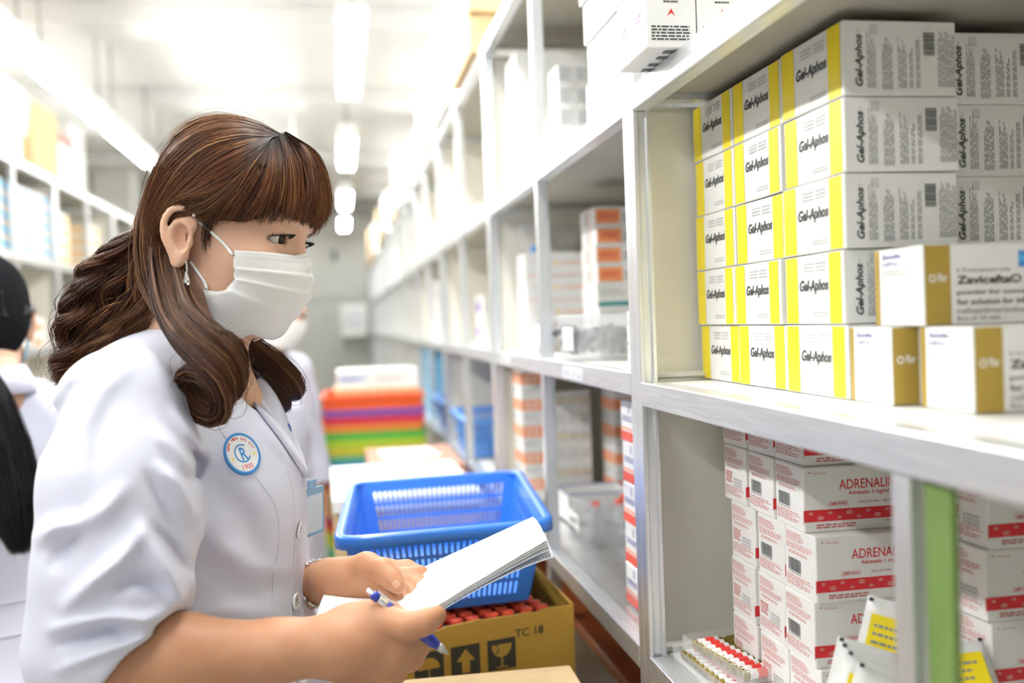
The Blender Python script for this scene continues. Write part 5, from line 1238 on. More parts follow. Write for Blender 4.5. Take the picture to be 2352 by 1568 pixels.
# trousers and shoes
Tr = Sdf(); TROU = mat('white_trousers', (.75, .75, .78), .85)
for L in LEG:
    kn = L+np.array([0, 0, -.42])+E1*.01; an = L+np.array([0, 0, -.80])-E1*.01; Tr.cone(TC+np.array([0, 0, -.05]), L, .10, .095, .04); Tr.cone(L, kn, .095, .075, .02); Tr.cone(kn, an, .075, .07, .02)
me = Tr.mesh((-.60, .70, .02), (.10, 1.55, 1.10), .008, 'trousers', smooth=2); me.materials.append(TROU); part('trousers', me, wo)
SHOE = mat('black_shoe', (.03, .03, .03), .4)
for L in LEG:
    Sh = Sdf(); an = L+np.array([0, 0, -.86])-E1*.02; Sh.cone(an, an+E1*.12, .040, .036, .02); Sh.half((0, 0, .002), (0, 0, -1), an+E1*.06, .4); me = Sh.mesh(an-.2, an+.3, .006, 'shoe', smooth=1); me.materials.append(SHOE); part('shoe', me, wo)
# ---------------------------------------------------------------- hair
Hs = Sdf()
def eh(S, c, r, k=.02, op=1): S.ell(hl(*c), r, HA, k, op)
eh(Hs, (.002, 0, .052), (.084, .081, .088)); eh(Hs, (.018, 0, .052), (.072, .076, .080), .03); eh(Hs, (-.022, 0, .005), (.058, .070, .07), .03)
eh(Hs, (.046, 0, .060), (.041, .064, .044), .03)
HAIR = hair_mat('brown_hair_strands', .45); CAPM = hair_mat('hair_undermass', .95); CAPM.node_tree.nodes['Principled BSDF'].inputs['Specular IOR Level'].default_value = .05
KG = 16
def lp(x, y, off=0): return Hs.trace(x, y, .8, 1.4, off)
def gp(pts): return spline([lp(*p) for p in pts], KG)
def mirror(g): q = (g-HO)@HA; q = q*np.array([1, -1, 1]); return HO+q@HA.T
CUR, RAD, COLS = [], [], []
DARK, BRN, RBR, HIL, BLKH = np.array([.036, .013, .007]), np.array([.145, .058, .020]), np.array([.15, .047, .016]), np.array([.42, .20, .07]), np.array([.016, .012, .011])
def section(guides, n, lift=(0, .005), jit=.0015, clump=24, seed=0, root=BLKH, cols=(BRN, RBR, DARK), hi=.08, rad=(.00022, .00036), rootlen=.25, wave=0, wn=3, fly=0, cut=0):
    r = np.random.default_rng(seed); G = np.array(guides); m = len(G)-1
    cl = np.sort(r.random(clump))*m; ci = r.integers(0, clump, n)
    t = np.where(r.random(n) < .65, cl[ci]+r.normal(0, .035*m/ max(1, m)**.5, n), r.random(n)*m); t = np.clip(t, 0, m-1e-6)
    i = t.astype(int); f = (t-i)[:, None, None]; C = G[i]*(1-f)+G[np.minimum(i+1, m)]*f
    nr = C-HO; nr /= np.linalg.norm(nr, axis=2, keepdims=True)
    s = np.linspace(0, 1, C.shape[1])
    C = C+nr*(lift[0]+(lift[1]-lift[0])*r.random(n))[:, None, None]
    ph = r.random((n, 3))*2*pi; fr_ = 1+2*r.random((n, 3))
    C = C+(np.sin(s[None, :, None]*fr_[:, None, :]*3+ph[:, None, :])-np.sin(ph)[:, None, :])*jit*(s[None, :, None]*.8+.2)
    if wave: C = C+np.sin(s[None, :, None]*wn*2*pi+ (ci*1.7)[:, None, None]+np.array([0, 1.5, 3.])[None, None])*wave*np.clip(s*2.2, 0, 1)[None, :, None]
    if fly: k_ = r.random(n) < fly; C[k_] += r.normal(0, .005, (k_.sum(), 1, 3))*(s**1.5)[None, :, None]
    if cut:
        L = 1-cut*r.random(n)**.7; ii = s[None]*L[:, None]*(C.shape[1]-1); i0 = np.minimum(ii.astype(int), C.shape[1]-2); ff = (ii-i0)[..., None]
        C = np.take_along_axis(C, i0[..., None], 1)*(1-ff)+np.take_along_axis(C, i0[..., None]+1, 1)*ff
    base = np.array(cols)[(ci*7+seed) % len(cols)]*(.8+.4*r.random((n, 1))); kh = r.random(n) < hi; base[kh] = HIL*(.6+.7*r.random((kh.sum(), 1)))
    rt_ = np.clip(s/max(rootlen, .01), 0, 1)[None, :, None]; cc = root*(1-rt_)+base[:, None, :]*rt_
    CUR.append(C); RAD.append(rad[0]+(rad[1]-rad[0])*r.random(n)); COLS.append(cc)
# crown swept back to the clip
back = [gp(p) for p in ([(640, 318), (580, 286), (500, 276), (420, 312), (365, 390), (338, 480), (342, 528)], [(636, 322), (560, 300), (470, 312), (400, 370), (358, 450), (345, 525)], [(630, 324), (560, 322), (480, 345), (410, 410), (370, 475), (350, 530)],
                         [(622, 326), (560, 350), (490, 390), (425, 450), (385, 500), (356, 538)], [(615, 332), (560, 375), (500, 422), (445, 452), (398, 476), (360, 525)], [(606, 345), (555, 398), (505, 438), (458, 458), (415, 462), (376, 495), (360, 535)])]
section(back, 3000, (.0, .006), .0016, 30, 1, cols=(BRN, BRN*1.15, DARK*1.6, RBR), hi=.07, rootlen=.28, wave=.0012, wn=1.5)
bm_ = [mirror(g) for g in back[::-1]]
section([back[0]]+bm_[::-1][0:1], 700, (.0, .005), .0012, 14, 2, hi=.06); section(bm_, 900, (0, .005), .0015, 20, 3)
# fringe
fr_g = [gp(p) for p in ([(606, 345), (565, 400), (530, 448), (505, 490), (496, 525)], [(612, 338), (590, 395), (560, 455), (530, 500), (515, 515)], [(622, 330), (615, 395), (598, 455), (575, 500), (560, 517)], [(632, 325), (645, 390), (642, 455), (630, 500), (622, 516)], [(640, 322), (675, 385), (682, 450), (676, 500), (668, 514)], [(645, 320), (700, 375), (717, 440), (716, 500), (710, 526)], [(648, 320), (715, 365), (740, 425), (747, 475), (738, 532)])]
frm = fr_g + [mirror(g) for g in fr_g[::-1]][1:6]
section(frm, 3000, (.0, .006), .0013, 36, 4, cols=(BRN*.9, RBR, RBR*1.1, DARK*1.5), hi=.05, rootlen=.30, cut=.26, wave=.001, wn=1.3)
section([fr_g[6], mirror(fr_g[6])], 900, (.0, .006), .0013, 14, 7, cols=(BRN, RBR, DARK*1.5), hi=.06, rootlen=.3, cut=.2)
section(frm[3:], 900, (.003, .010), .002, 20, 5, cols=(RBR, BRN), hi=.08, rootlen=.3, cut=.3)
tg = gp([(606, 345), (557, 402), (514, 450), (478, 482), (450, 494), (418, 492)])
section([back[-1], tg, fr_g[0]], 1100, (.0, .005), .0014, 18, 8, cols=(DARK*2, BRN*.8, BRN), hi=.05, rootlen=.3, cut=.06); section([mirror(back[-1]), mirror(tg), mirror(fr_g[0])], 400, (.0, .005), .0014, 12, 9, cols=(DARK*2, BRN*.8))
# wisp in front of the ear and sideburn
section([gp(p) for p in ([(560, 400), (510, 455), (470, 500), (462, 560), (470, 600)], [(565, 405), (525, 460), (492, 510), (482, 560), (486, 600)])], 60, (-.004, .0), .002, 8, 6, cols=(DARK*1.4,), hi=.0, rootlen=.05, cut=.35)
# hair behind the ear falling into the near lock
def lock(path, halfw, th, n, seed, curl=None, k=26, cols=(DARK*1.3, BRN*.7, DARK*2), hi=.05, helix=0, turns=3, clump=26, jit=.002, fly=.02, rad=(.00022, .00036)):
    """bundle along picture points (x, y, depth); curl=(radius, turns, side) rolls the ends under"""
    r = np.random.default_rng(seed); c = spline([P(*p) for p in path], k); hw = np.interp(np.linspace(0, 1, k), np.linspace(0, 1, len(halfw)), halfw)
    T = np.gradient(c, axis=0); T /= np.linalg.norm(T, axis=1, keepdims=True); N_ = np.cross(T, FW); N_ /= np.linalg.norm(N_, axis=1, keepdims=True); B_ = np.cross(T, N_)
    cu = r.random((clump, 2))*2-1; cu[:, 0] = np.sort(cu[:, 0]); ci = r.integers(0, clump, n)
    o = cu[ci]+r.normal(0, .10, (n, 2)); rr_ = np.hypot(o[:, 0], o[:, 1]); o[rr_ > 1] /= rr_[rr_ > 1][:, None]
    s = np.linspace(0, 1, k)
    C = c[None]+N_[None]*(o[:, 0:1]*hw[None])[..., None]+B_[None]*(o[:, 1:2]*hw[None]*th)[..., None]
    ph = r.random((n, 3))*2*pi; C = C+np.sin(s[None, :, None]*(3+3*r.random((n, 1, 3)))+ph[:, None, :])*jit*s[None, :, None]
    if helix:
        an = s[None]*turns*2*pi*(.8+.4*r.random(clump)[ci])[:, None]+(ci*2.4)[:, None]; am = helix*np.clip(s*2.5, 0, 1)[None]*(.7+.6*r.random(clump)[ci])[:, None]
        C = C+(N_[None]*np.cos(an)[..., None]+B_[None]*np.sin(an)[..., None])*am[..., None]
    if curl:
        Rc, tn, sd = curl; m = 18; e = C[:, -1]; t0 = T[-1]; w_ = unit(-RT*sd+FW*.7); w_ = unit(w_-t0*(w_@t0))
        a = np.linspace(0, tn*2*pi, m)[1:]; rad_ = Rc*(1-.45*a/a[-1])[None]*(1+.45*o[:, 1:2]); cen = e[:, None]+w_*rad_[:, :1, None]
        ex = cen+(-w_*np.cos(a)[None, :, None]+t0*np.sin(a)[None, :, None])*rad_[..., None]+N_[-1]*(.004*a/a[-1])[None, :, None]*o[:, :1, None]
        C = np.concatenate([C, ex], 1)
    if fly: k_ = r.random(n) < fly; ss = np.linspace(0, 1, C.shape[1]); C[k_] += r.normal(0, .010, (k_.sum(), 1, 3))*(ss**1.3)[None, :, None]
    base = np.array(cols)[ci % len(cols)]*(.65+.7*r.random((n, 1))); kh = r.random(n) < hi; base[kh] = HIL*(.5+.6*r.random((kh.sum(), 1)))
    return C, rad[0]+(rad[1]-rad[0])*r.random(n), np.repeat(base[:, None, :], C.shape[1], 1)
LK = []
LK.append(lock([(368, 455, 1.09), (368, 530, 1.072), (378, 610, 1.045), (400, 700, 1.005), (434, 755, .975), (472, 792, .962), (500, 812, .958)], [.006, .012, .019, .021, .022, .022, .023], .55, 2800, 21, (.029, 1.35, 1.2)))
LK.append(lock([(560, 745, 1.15), (578, 800, 1.165), (612, 838, 1.175), (642, 868, 1.18)], [.012, .020, .026, .027], .5, 1200, 22, (.028, 1.2, .7)))
LK.append(lock([(345, 520, 1.11), (300, 588, 1.13), (252, 668, 1.135), (222, 752, 1.135), (182, 830, 1.135), (150, 882, 1.135)], [.008, .024, .037, .035, .024, .006], .8, 3600, 23, None, 40, (DARK*1.4, BRN*.6, DARK*2.2, RBR*.6), .07, .0085, 2.9, 60, .004, .06))
LK.append(lock([(352, 500, 1.10), (347, 620, 1.10), (335, 695, 1.09), (280, 760, 1.10), (220, 810, 1.11), (160, 872, 1.12)], [.012, .022, .024, .014, .010, .004], .6, 1200, 24, None, 30, (BRN*.8, DARK*1.8), .15, .004, 2.0, 16, .003, .08))
LK.append(lock([(395, 520, 1.07), (400, 560, 1.06), (405, 620, 1.05), (420, 690, 1.04), (440, 740, 1.03)], [.010, .016, .016, .014, .008], .5, 500, 25))
LK.append(lock([(362, 425, 1.10), (352, 500, 1.078), (352, 570, 1.066), (362, 640, 1.05), (384, 710, 1.02)], [.012, .019, .021, .020, .014], .5, 1600, 26, cols=(DARK*1.6, BRN*.8, BRN)))
LK.append(lock([(398, 462, 1.068), (388, 530, 1.058), (390, 600, 1.046), (412, 690, 1.008)], [.010, .016, .017, .013], .4, 900, 27, cols=(DARK*1.6, BRN*.7, DARK*2.2)))
hair_me = []
C0 = np.concatenate(CUR); me = strands(C0, np.concatenate(RAD), np.concatenate(COLS), 'hair', HAIR)
# stray hairs around the outline
r_ = np.random.default_rng(5); ST = []
for i in range(70):
    g = back[r_.integers(0, 2)] if i < 40 else LK[2][0][r_.integers(0, 2000)][:KG]
    q = g+r_.normal(0, .002, (1, 3)); nr = q-HO; nr /= np.linalg.norm(nr, axis=1, keepdims=True); ST.append(q+nr*(np.sin(np.linspace(0, pi, KG))**1.5*(.003+.010*r_.random()))[:, None]+r_.normal(0, .004, (1, 3))*np.linspace(0, 1, KG)[:, None])
ms = [me]+[strands(*l, 'hair', HAIR) for l in LK]+[strands(np.array(ST), np.full(len(ST), .00012), np.tile(BRN, (len(ST), 1)), 'hair', HAIR)]
# inner mass so that no scalp shows between strands
Cap = Sdf()
def ec(c, r, k=.02, op=1): Cap.ell(hl(*c), r, HA, k, op)
ec((.002, 0, .052), (.081, .078, .085)); ec((.016, 0, .054), (.067, .073, .076), .03); ec((-.024, 0, .005), (.054, .066, .07), .03)
ec((.075, 0, -.030), (.075, .10, .066), .006, -1); ec((.040, .085, -.015), (.046, .05, .040), .004, -1); ec((.040, -.085, -.015), (.046, .05, .040), .004, -1)
ec((-.004, .098, -.010), (.034, .042, .052), .006, -1); ec((-.004, -.098, -.010), (.034, .042, .052), .006, -1); ec((.03, 0, -.08), (.09, .09, .06), .01, -1)
for x, y, d, ra in ((378, 610, 1.06, .016), (400, 700, 1.02, .018)): pass
Cap.chain([P(*p) for p in ((368, 540, 1.075), (378, 600, 1.055), (400, 700, 1.015), (436, 765, .988), (478, 808, .980))], [.009, .009, .009, .009, .009], .01)
Cap.chain([P(*p) for p in ((345, 525, 1.12), (302, 592, 1.135), (256, 672, 1.14), (226, 745, 1.14))], [.010, .018, .024, .018], .01)
cm = Cap.mesh(HO-.30, HO+.30, .0035, 'hair', smooth=2); at = cm.color_attributes.new('Col', 'FLOAT_COLOR', 'POINT'); cc = np.ones((len(cm.vertices), 4), np.float32); cc[:, :3] = DARK*1.1; at.data.foreach_set('color', cc.ravel()); cm.materials.append(HAIR); ms.append(cm)
def join_meshes(ms, name, mt, dull=()):
    V, F3, C, o, MI = [], [], [], 0, []
    for m in ms:
        v = np.empty(len(m.vertices)*3, np.float32); m.vertices.foreach_get('co', v); V.append(v.reshape(-1, 3)); li = np.empty(len(m.loops), np.int32); m.loops.foreach_get('vertex_index', li); F3.append(li.reshape(-1, 4)+o); MI += [1 if m in dull else 0]*(len(li)//4)
        c = np.empty(len(m.vertices)*4, np.float32); m.color_attributes['Col'].data.foreach_get('color', c); C.append(c); o += len(m.vertices)
    me = np_mesh(name, np.concatenate(V), np.concatenate(F3), [mt, CAPM]); me.polygons.foreach_set('material_index', MI); at = me.color_attributes.new('Col', 'FLOAT_COLOR', 'POINT'); at.data.foreach_set('color', np.concatenate(C))
    for m in ms: bpy.data.meshes.remove(m)
    return me
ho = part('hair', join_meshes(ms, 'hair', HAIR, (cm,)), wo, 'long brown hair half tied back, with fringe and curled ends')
# brows and lashes
BR_, RR_ = [], []
for s in (1, -1):
    for i in range(150):
        u = r_.random(); a = np.array([.0985-.004*u-.016*u*u, s*(.010+.036*u), .0365+.007*sin(pi*min(u*.9, 1))-.004*u*u+.0045*(r_.random()-.5)*(1.2-u)])
        dr = np.array([-.05, s*.8, .55-.9*u])*.008
        p0 = a; pts = np.array([a+dr*t+np.array([.0008, 0, 0])*t for t in np.linspace(0, 1, 5)])
        W_ = HO+pts@HA.T; n_ = nrm(W, W_[0]) if i % 12 == 0 else n_; dd = W.at(W_); BR_.append(W_-n_*(dd[:, None]-.0008)); RR_.append(.00028)
for h_ in (BR_[:150], BR_[150:]):
    me = strands(np.array(h_), np.full(150, .00028), np.tile(np.array([.012, .008, .006]), (150, 1)), 'eyebrow', HAIR); part('eyebrow', me, wo)
LS = []; LIN = []
for s in (1, -1):
    ln = []
    for i in range(44):
        db = .0158*(2*i/43-1); cu_ = .0150+.0047*math.sqrt(max(0, 1-(db/.0165)**2))-.10*(db+.002)*0; la = lambda db_, dc_: .0735+.0150*math.sqrt(max(.02, 1-((db_+.0035)/.0165)**2-(dc_/.014)**2))
        b0 = np.array([la(db, cu_-.017)+.0004, s*(.0345+db), cu_+.0002-.105*db]); ln.append(HO+HA@b0)
        d_ = np.array([.9, s*db*60, -.15]); d_ /= np.linalg.norm(d_); pts = [b0+d_*.0070*t+np.array([0, 0, .0040])*t*t for t in np.linspace(0, 1, 6)]; LS.append(HO+np.array(pts)@HA.T)
    m = MB(); m.tube([p+nrm(W, p)*max(0, .0003-W.at([p])[0]) for p in ln], [.0003]+[.0006]*42+[.0003], EP, 6); part('eyeliner', m.mesh('eyeliner'), wo)
for h_ in (LS[:44], LS[44:]):
    me = strands(np.array(h_), np.full(len(h_), .00022), np.tile([.008, .006, .006], (len(h_), 1)), 'eyelashes', HAIR); part('eyelashes', me, wo)
# pearl clip
PRL = mat('pearl', (.82, .76, .66), .18, coat=.6); cl_ = P(322, 519, 1.10)
clp = part('hair_clip', (lambda m: (m.tube([P(330, 522, 1.11), P(346, 528, 1.10), P(352, 540, 1.09)], .0045, DK, 8), m.mesh('hair_clip'))[1])(MB()), wo, 'black hair tie with pearl beads')
for dx_, dy_, r0 in ((0, 0, .0075), (4, 20, .0055), (-2, -14, .0045)):
    m = MB(); m.lathe([(r0*sin(pi*k/10)+1e-5, -r0*cos(pi*k/10)) for k in range(11)], PRL, 16, P(320+dx_, 517+dy_, 1.10), cap=False); mklink('pearl', m.mesh('pearl'), clp)
# ---------------------------------------------------------------- face mask
MSK = mat('white_nonwoven', (.84, .84, .83), .8, sheen=.1, bump=.25, bscale=900); STI = mat('mask_emboss', (.55, .55, .55), .8)
def fl_(x, y): return (W.trace(x, y, .8, 1.4)-HO)@HA
TR = fl_(541, 577); MR = fl_(538, 640); NR = fl_(518, 672); BRc = fl_(471, 665); B2 = fl_(495, 732)
TR[1] += .003; BRc[1] += .003; MR[1] += .003; NR[1] += .004; B2[1] += .003
edge = spline([TR, (TR+MR)/2+np.array([0, .001, 0]), MR, NR, BRc], 22)
cen = spline([(.0925, 0, .002), (.102, 0, -.008), (.1065, 0, -.020), (.1055, 0, -.038), (.101, 0, -.056), (.090, 0, -.074), (.070, 0, -.087)], 22)
NU, NV = 30, 44
ed = np.stack([np.interp(np.linspace(0, 21, NV+1), np.arange(22), edge[:, k]) for k in range(3)], 1); ce = np.stack([np.interp(np.linspace(0, 21, NV+1), np.arange(22), cen[:, k]) for k in range(3)], 1)
bot = spline([BRc, B2, (W.trace(536, 766, .8, 1.4)-HO)@HA*np.array([1, 1, 1])+np.array([.004, .002, -.004]), (.060, .022, -.0875), (.070, 0, -.087)], NU//2+1)[::-1]
def half(s):
    G = np.zeros((NV+1, NU//2+1, 3))
    for j in range(NV+1):
        v = j/NV
        for i in range(NU//2+1):
            u = i/(NU/2)
            p = ce[j]*(1-u)+ed[j]*u
            bul = sin(pi*u)**.9*(.018-.004*v)+ (u*(1-u))*.012
            p = p+np.array([.62, .78, -.10*v])*bul
            if v > .55: w_ = ((v-.55)/.45)**1.6; p = p*(1-w_)+(bot[i])*w_ if i else p
            # pleats: three folds opening towards the front
            for pv, am in ((.30, .0028), (.50, .0040), (.68, .0034)):
                dv = v-pv-.10*u*(.5-pv); p = p+np.array([.8, .6*u, 0])*am*(max(0, 1-abs(dv)/.10) if dv > 0 else max(0, 1+dv/.02))
            G[j, i] = p*np.array([1, s, 1])
    return G
Gr, Gl = half(1), half(-1); G = np.concatenate([Gr[:, ::-1], Gl[:, 1:]], 1); Wd = HO+G@HA.T
dd = W.at(Wd.reshape(-1, 3)).reshape(Wd.shape[:2]); 
nr_ = Wd-(HO+HA@np.array([.03, 0, -.04])); nr_ /= np.linalg.norm(nr_, axis=2, keepdims=True); Wd = Wd+nr_*np.maximum(.0022-dd, 0)[..., None]
n = Wd.shape[0]*Wd.shape[1]; c_ = Wd.shape[1]; fs = []
for j in range(Wd.shape[0]-1):
    for i in range(c_-1): a = j*c_+i; q = (a, a+c_, a+c_+1, a+1); fs += [q, tuple(n+k for k in q[::-1])]
rim = list(range(c_))+[j*c_+c_-1 for j in range(1, Wd.shape[0])]+[(Wd.shape[0]-1)*c_+i for i in range(c_-2, -1, -1)]+[j*c_ for j in range(Wd.shape[0]-2, 0, -1)]
for k in range(len(rim)): a, b_ = rim[k], rim[(k+1) % len(rim)]; fs.append((a, b_, n+b_, n+a))
m = MB(); m.add(list((Wd+nr_*.0010).reshape(-1, 3))+list((Wd-nr_*.0004).reshape(-1, 3)), [f[::-1] for f in fs], MSK, True); mk = part('face_mask', m.mesh('face_mask'), wo, 'white pleated disposable face mask')
# embossed dotted lines along the hems
m = MB()
def dots(js, is_, step=1):
    for j in js:
        for i in is_:
            p = Wd[int(j), int(i)]*(1-(j % 1))+Wd[min(int(j)+1, NV), int(i)]*(j % 1); q = Wd[int(j), min(int(i)+1, c_-1)]*(1-(j % 1))+Wd[min(int(j)+1, NV), min(int(i)+1, c_-1)]*(j % 1)
            d_ = q-p
            for t in (.05, .38, .71): a = p+d_*t; b_ = a+d_*.16; e_ = unit(np.cross(nr_[int(j), int(i)], d_))*.0003; o_ = nr_[int(j), int(i)]*.0014; m.add([a+o_-e_, b_+o_-e_, b_+o_+e_, a+o_+e_], [(0, 1, 2, 3)], STI)
dots((2.2, 4.6, 5.6), range(1, c_-2)); dots((NV-1.6, NV-3.2, NV-4.8), range(1, c_-2)); mklink('embossed_lines', m.mesh('embossed_lines'), mk)['kind'] = 'stuff'
LOOP = mat('elastic_cord', (.86, .86, .85), .7)
def cord(pts, off=.0018):
    q = spline(pts, 24); dd = W.at(q); out = []
    for p, d_ in zip(q, dd):
        if d_ < off: p = p+nrm(W, p)*(off-d_)
        out.append(p)
    m = MB(); m.tube(out, .0017, LOOP, 8); mklink('ear_loop', m.mesh('ear_loop'), mk)
tw = lambda x, y: W.trace(x, y, .8, 1.4)
cord([HO+HA@(TR+np.array([-.001, .002, -.004])), tw(512, 556), tw(482, 528), tw(456, 505), tw(442, 494)])
cord([HO+HA@(BRc+np.array([.004, .002, .001])), tw(468, 642), tw(452, 619), tw(440, 602)])
# earring
SIL = mat('silver', (.85, .85, .86), .12, .95); ez = P(428, 602, 1.012)
m = MB(); 
for k in range(5): m.lathe([(.0001, -.0012), (.0012, 0), (.0001, .0012)], SIL, 8, ez-UP*(.0022*k)+RT*(.0002*k), cap=False)
er = part('earring', m.mesh('earring'), wo, 'silver drop earring'); m = MB(); m.lathe([(.0001, .008), (.0012, .006), (.0034, -.001), (.0036, -.004), (.002, -.0065), (.0001, -.007)], SIL, 10, ez-UP*.017, cap=False, smooth=False); mklink('drop', m.mesh('drop'), er)
# bracelet on the left wrist
wc = mid(ELL, WRL, .93); wa = unit(WRL-ELL); u1 = unit(np.cross(wa, [0, 0, 1])); u2 = np.cross(wa, u1); m = MB()
for k in range(38):
    a = 2*pi*k/38; dirv = u1*cos(a)+u2*sin(a); t = .014
    for _ in range(60):
        if W.at([wc+dirv*t])[0] > .0022: break
        t += .0006
    m.lathe([(.0002, -.0024), (.0023, -.001), (.0023, .001), (.0002, .0024)] if k % 2 else [(.0002, -.0034), (.0018, 0), (.0002, .0034)], SIL, 8, wc+dirv*t+wa*.0015*sin(a*3), k % 3, cap=False)
part('bracelet', m.mesh('bracelet'), wo, 'silver bead bracelet')
# thumb nails
NAIL = mat('nail', (.58, .33, .22), .35)
for (x, y, dx_, dy_) in ((910, 1341, 7, 9),):
    p = W.trace(x, y, .8, 1.4); n_ = nrm(W, p); l = unit(P(913, 1345, 1.055)-P(900, 1330, 1.062)); l = unit(l-n_*(l@n_)); s_ = np.cross(n_, l); m = MB(); vs = []
    for j in range(7):
        for i in range(7):
            a, b_ = (i/6-.5), (j/6-.5); q = p+s_*a*.0070*(1-.6*abs(b_)**2)+l*b_*.0080; q = q+n_*(.0005-W.at([q])[0]*1.0); vs.append(q)
    m.add(vs, [(j*7+i, j*7+i+1, j*7+i+8, j*7+i+7) for j in range(6) for i in range(6)], NAIL, True); part('thumb_nail', m.mesh('thumb_nail'), wo)

# ================================================================ papers and pen in her hands
PAP = mat('office_paper', (.88, .88, .88), .7); PAPB = mat('bluish_paper', (.78, .82, .88), .7); LN = mat('paper_rule', (.62, .62, .64), .7)
near = [(722, 1428, .985), (835, 1430, .978), (942, 1422, .980), (1090, 1338, 1.0), (1180, 1284, 1.015), (1256, 1240, 1.03)]
far = [(757, 1338, 1.15), (830, 1352, 1.15), (895, 1350, 1.145), (960, 1308, 1.15), (1085, 1250, 1.165), (1224, 1186, 1.185)]
tp = empty('paper_sheaf', tuple(P(940, 1390, 1.05))); tag(tp, 'sheaf of white printed sheets held open in both hands', 'papers'); TP0 = np.array(tp.location)
def sheet(dz, x0, fan, curl, m_, nm):
    A = spline([P(*p) for p in near], 25); B = spline([P(*p) for p in far], 25); V = []
    s = np.linspace(0, 1, 25)
    for j in range(9):
        v = j/8; L = A*(1-v)+B*v; L = L+UP*(.004*sin(pi*v)) - UP*(dz*(1+fan*s[:, None]))+(RT*.9-UP*.1)*(x0*s[:, None]**2)-UP*(curl*np.clip(s-.5, 0, 1)[:, None]**2*(1-.8*v))
        V.append(L-TP0)
    V = np.array(V); vs = V.reshape(-1, 3); n = len(vs); fs = []
    for j in range(8):
        for i in range(24): a = j*25+i; q = (a, a+1, a+26, a+25); fs += [q, tuple(n+k for k in q[::-1])]
    rim = list(range(25))+[j*25+24 for j in range(1, 9)]+[8*25+i for i in range(23, -1, -1)]+[j*25 for j in range(7, 0, -1)]
    for k in range(len(rim)): a, b_ = rim[k], rim[(k+1) % len(rim)]; fs.append((a, n+a, n+b_, b_))
    m = MB(); m.add(list(vs)+[p-UP*.0003 for p in vs], fs, m_, True); return m.build('sheet', tp), V
sh, V0 = sheet(0, 0, 0, 0, PAP, 0); m = MB()
rr = random.Random(8)
def pv(u, v):
    i = min(int(u*24), 23); j = min(int(v*8), 7); a, b_ = u*24-i, v*8-j; return V0[j, i]*(1-a)*(1-b_)+V0[j, i+1]*a*(1-b_)+V0[j+1, i]*(1-a)*b_+V0[j+1, i+1]*a*b_
for k in range(15):
    u = .06+.062*k; L = rr.uniform(.4, .9); pr_ = None
    for q in range(12):
        v0, v1 = .06+L*q/12, .06+L*(q+1)/12
        if rr.random() < .72 or k % 4 == 0: m.add([pv(u, v0)+UP*.0004, pv(u, v1)+UP*.0004, pv(u+.0022, v1)+UP*.0004, pv(u+.0022, v0)+UP*.0004], [(0, 1, 2, 3), (3, 2, 1, 0)], LN)
m.build('faint_print', sh)['kind'] = 'stuff'
for k, (dz, x0, fan, cu) in enumerate(((.0012, .001, .3, .002), (.0022, .002, .5, .005), (.0032, .004, .7, .014), (.0042, .008, .9, .034))):
    s2, V1 = sheet(dz, x0, fan, cu, PAPB if k > 1 else PAP, k)
    if k == 3:
        m = MB(); V0k = V0; V0 = V1
        for q in range(34):
            u = .45+.016*q; m.add([pv(u, .01)+UP*.0006-FW*.0006, pv(u+.004, .01)+UP*.0006-FW*.0006, pv(u+.004, .05+.05*rr.random())+UP*.0006-FW*.0006, pv(u, .05)+UP*.0006-FW*.0006], [(0, 1, 2, 3), (3, 2, 1, 0)], GREY)
        m.build('print', s2)['kind'] = 'stuff'; V0 = V0k
PENB = mat('pen_blue', (.02, .04, .36), .25, coat=.5); PENC = mat('pen_clear', (.85, .87, .88), .1, alpha=.45); 
a, b_ = P(842, 1354, .932), P(1031, 1503, .950); pd = b_-a; L = np.linalg.norm(pd); pd /= L
pe = empty('ballpoint_pen', tuple(a)); pe.rotation_euler = Vector(pd).to_track_quat('X', 'Z').to_euler(); tag(pe, 'blue click ballpoint pen with silver tip held in the right hand', 'pen')
m = MB(); m.lathe([(.0001, 0), (.0022, .0004), (.0024, .006), (.0030, .0065)], SIL, 14, axis=0); m.build('clicker', pe)
m = MB(); m.lathe([(.0030, .006), (.0046, .008), (.0046, .013), (.0042, .014)], PENB, 16, axis=0); m.build('top_collar', pe)
m = MB(); m.lathe([(.0040, .014)]+[(.0040+.0004*(k % 2), .014+.0012*k) for k in range(1, 9)], SIL, 14, axis=0); m.build('spring_section', pe)
m = MB(); m.lathe([(.0045, .024), (.0049, .026), (.0050, L*.55), (.0056, L*.72), (.0056, L*.80), (.0044, L*.86)], PENB, 18, axis=0); br = m.build('barrel', pe)
m = MB(); m.lathe([(.0044, L*.86), (.0036, L*.92), (.0018, L*.965), (.0009, L*.975), (.0007, L)], mat('pen_tip_grey', (.55, .55, .54), .25, .6), 14, axis=0); m.build('tip', pe)
m = MB(); m.box((.010, -.002, .0048), (.048, .002, .0062), PENC, .0005); m.build('clip', pe)
q = Print(); q.frame((.030, -.0052, -.002), (1, 0, 0), (0, 0, 1)); q.text('Caphos', .008, .0, .020, .004, WPR, .01, .2); [q.ring(.003+.0012*cos(k*1.26), .002+.0012*sin(k*1.26), .0010, .0010, WPR, 8) for k in range(5)]; q.build('printing', br)['kind'] = 'stuff'
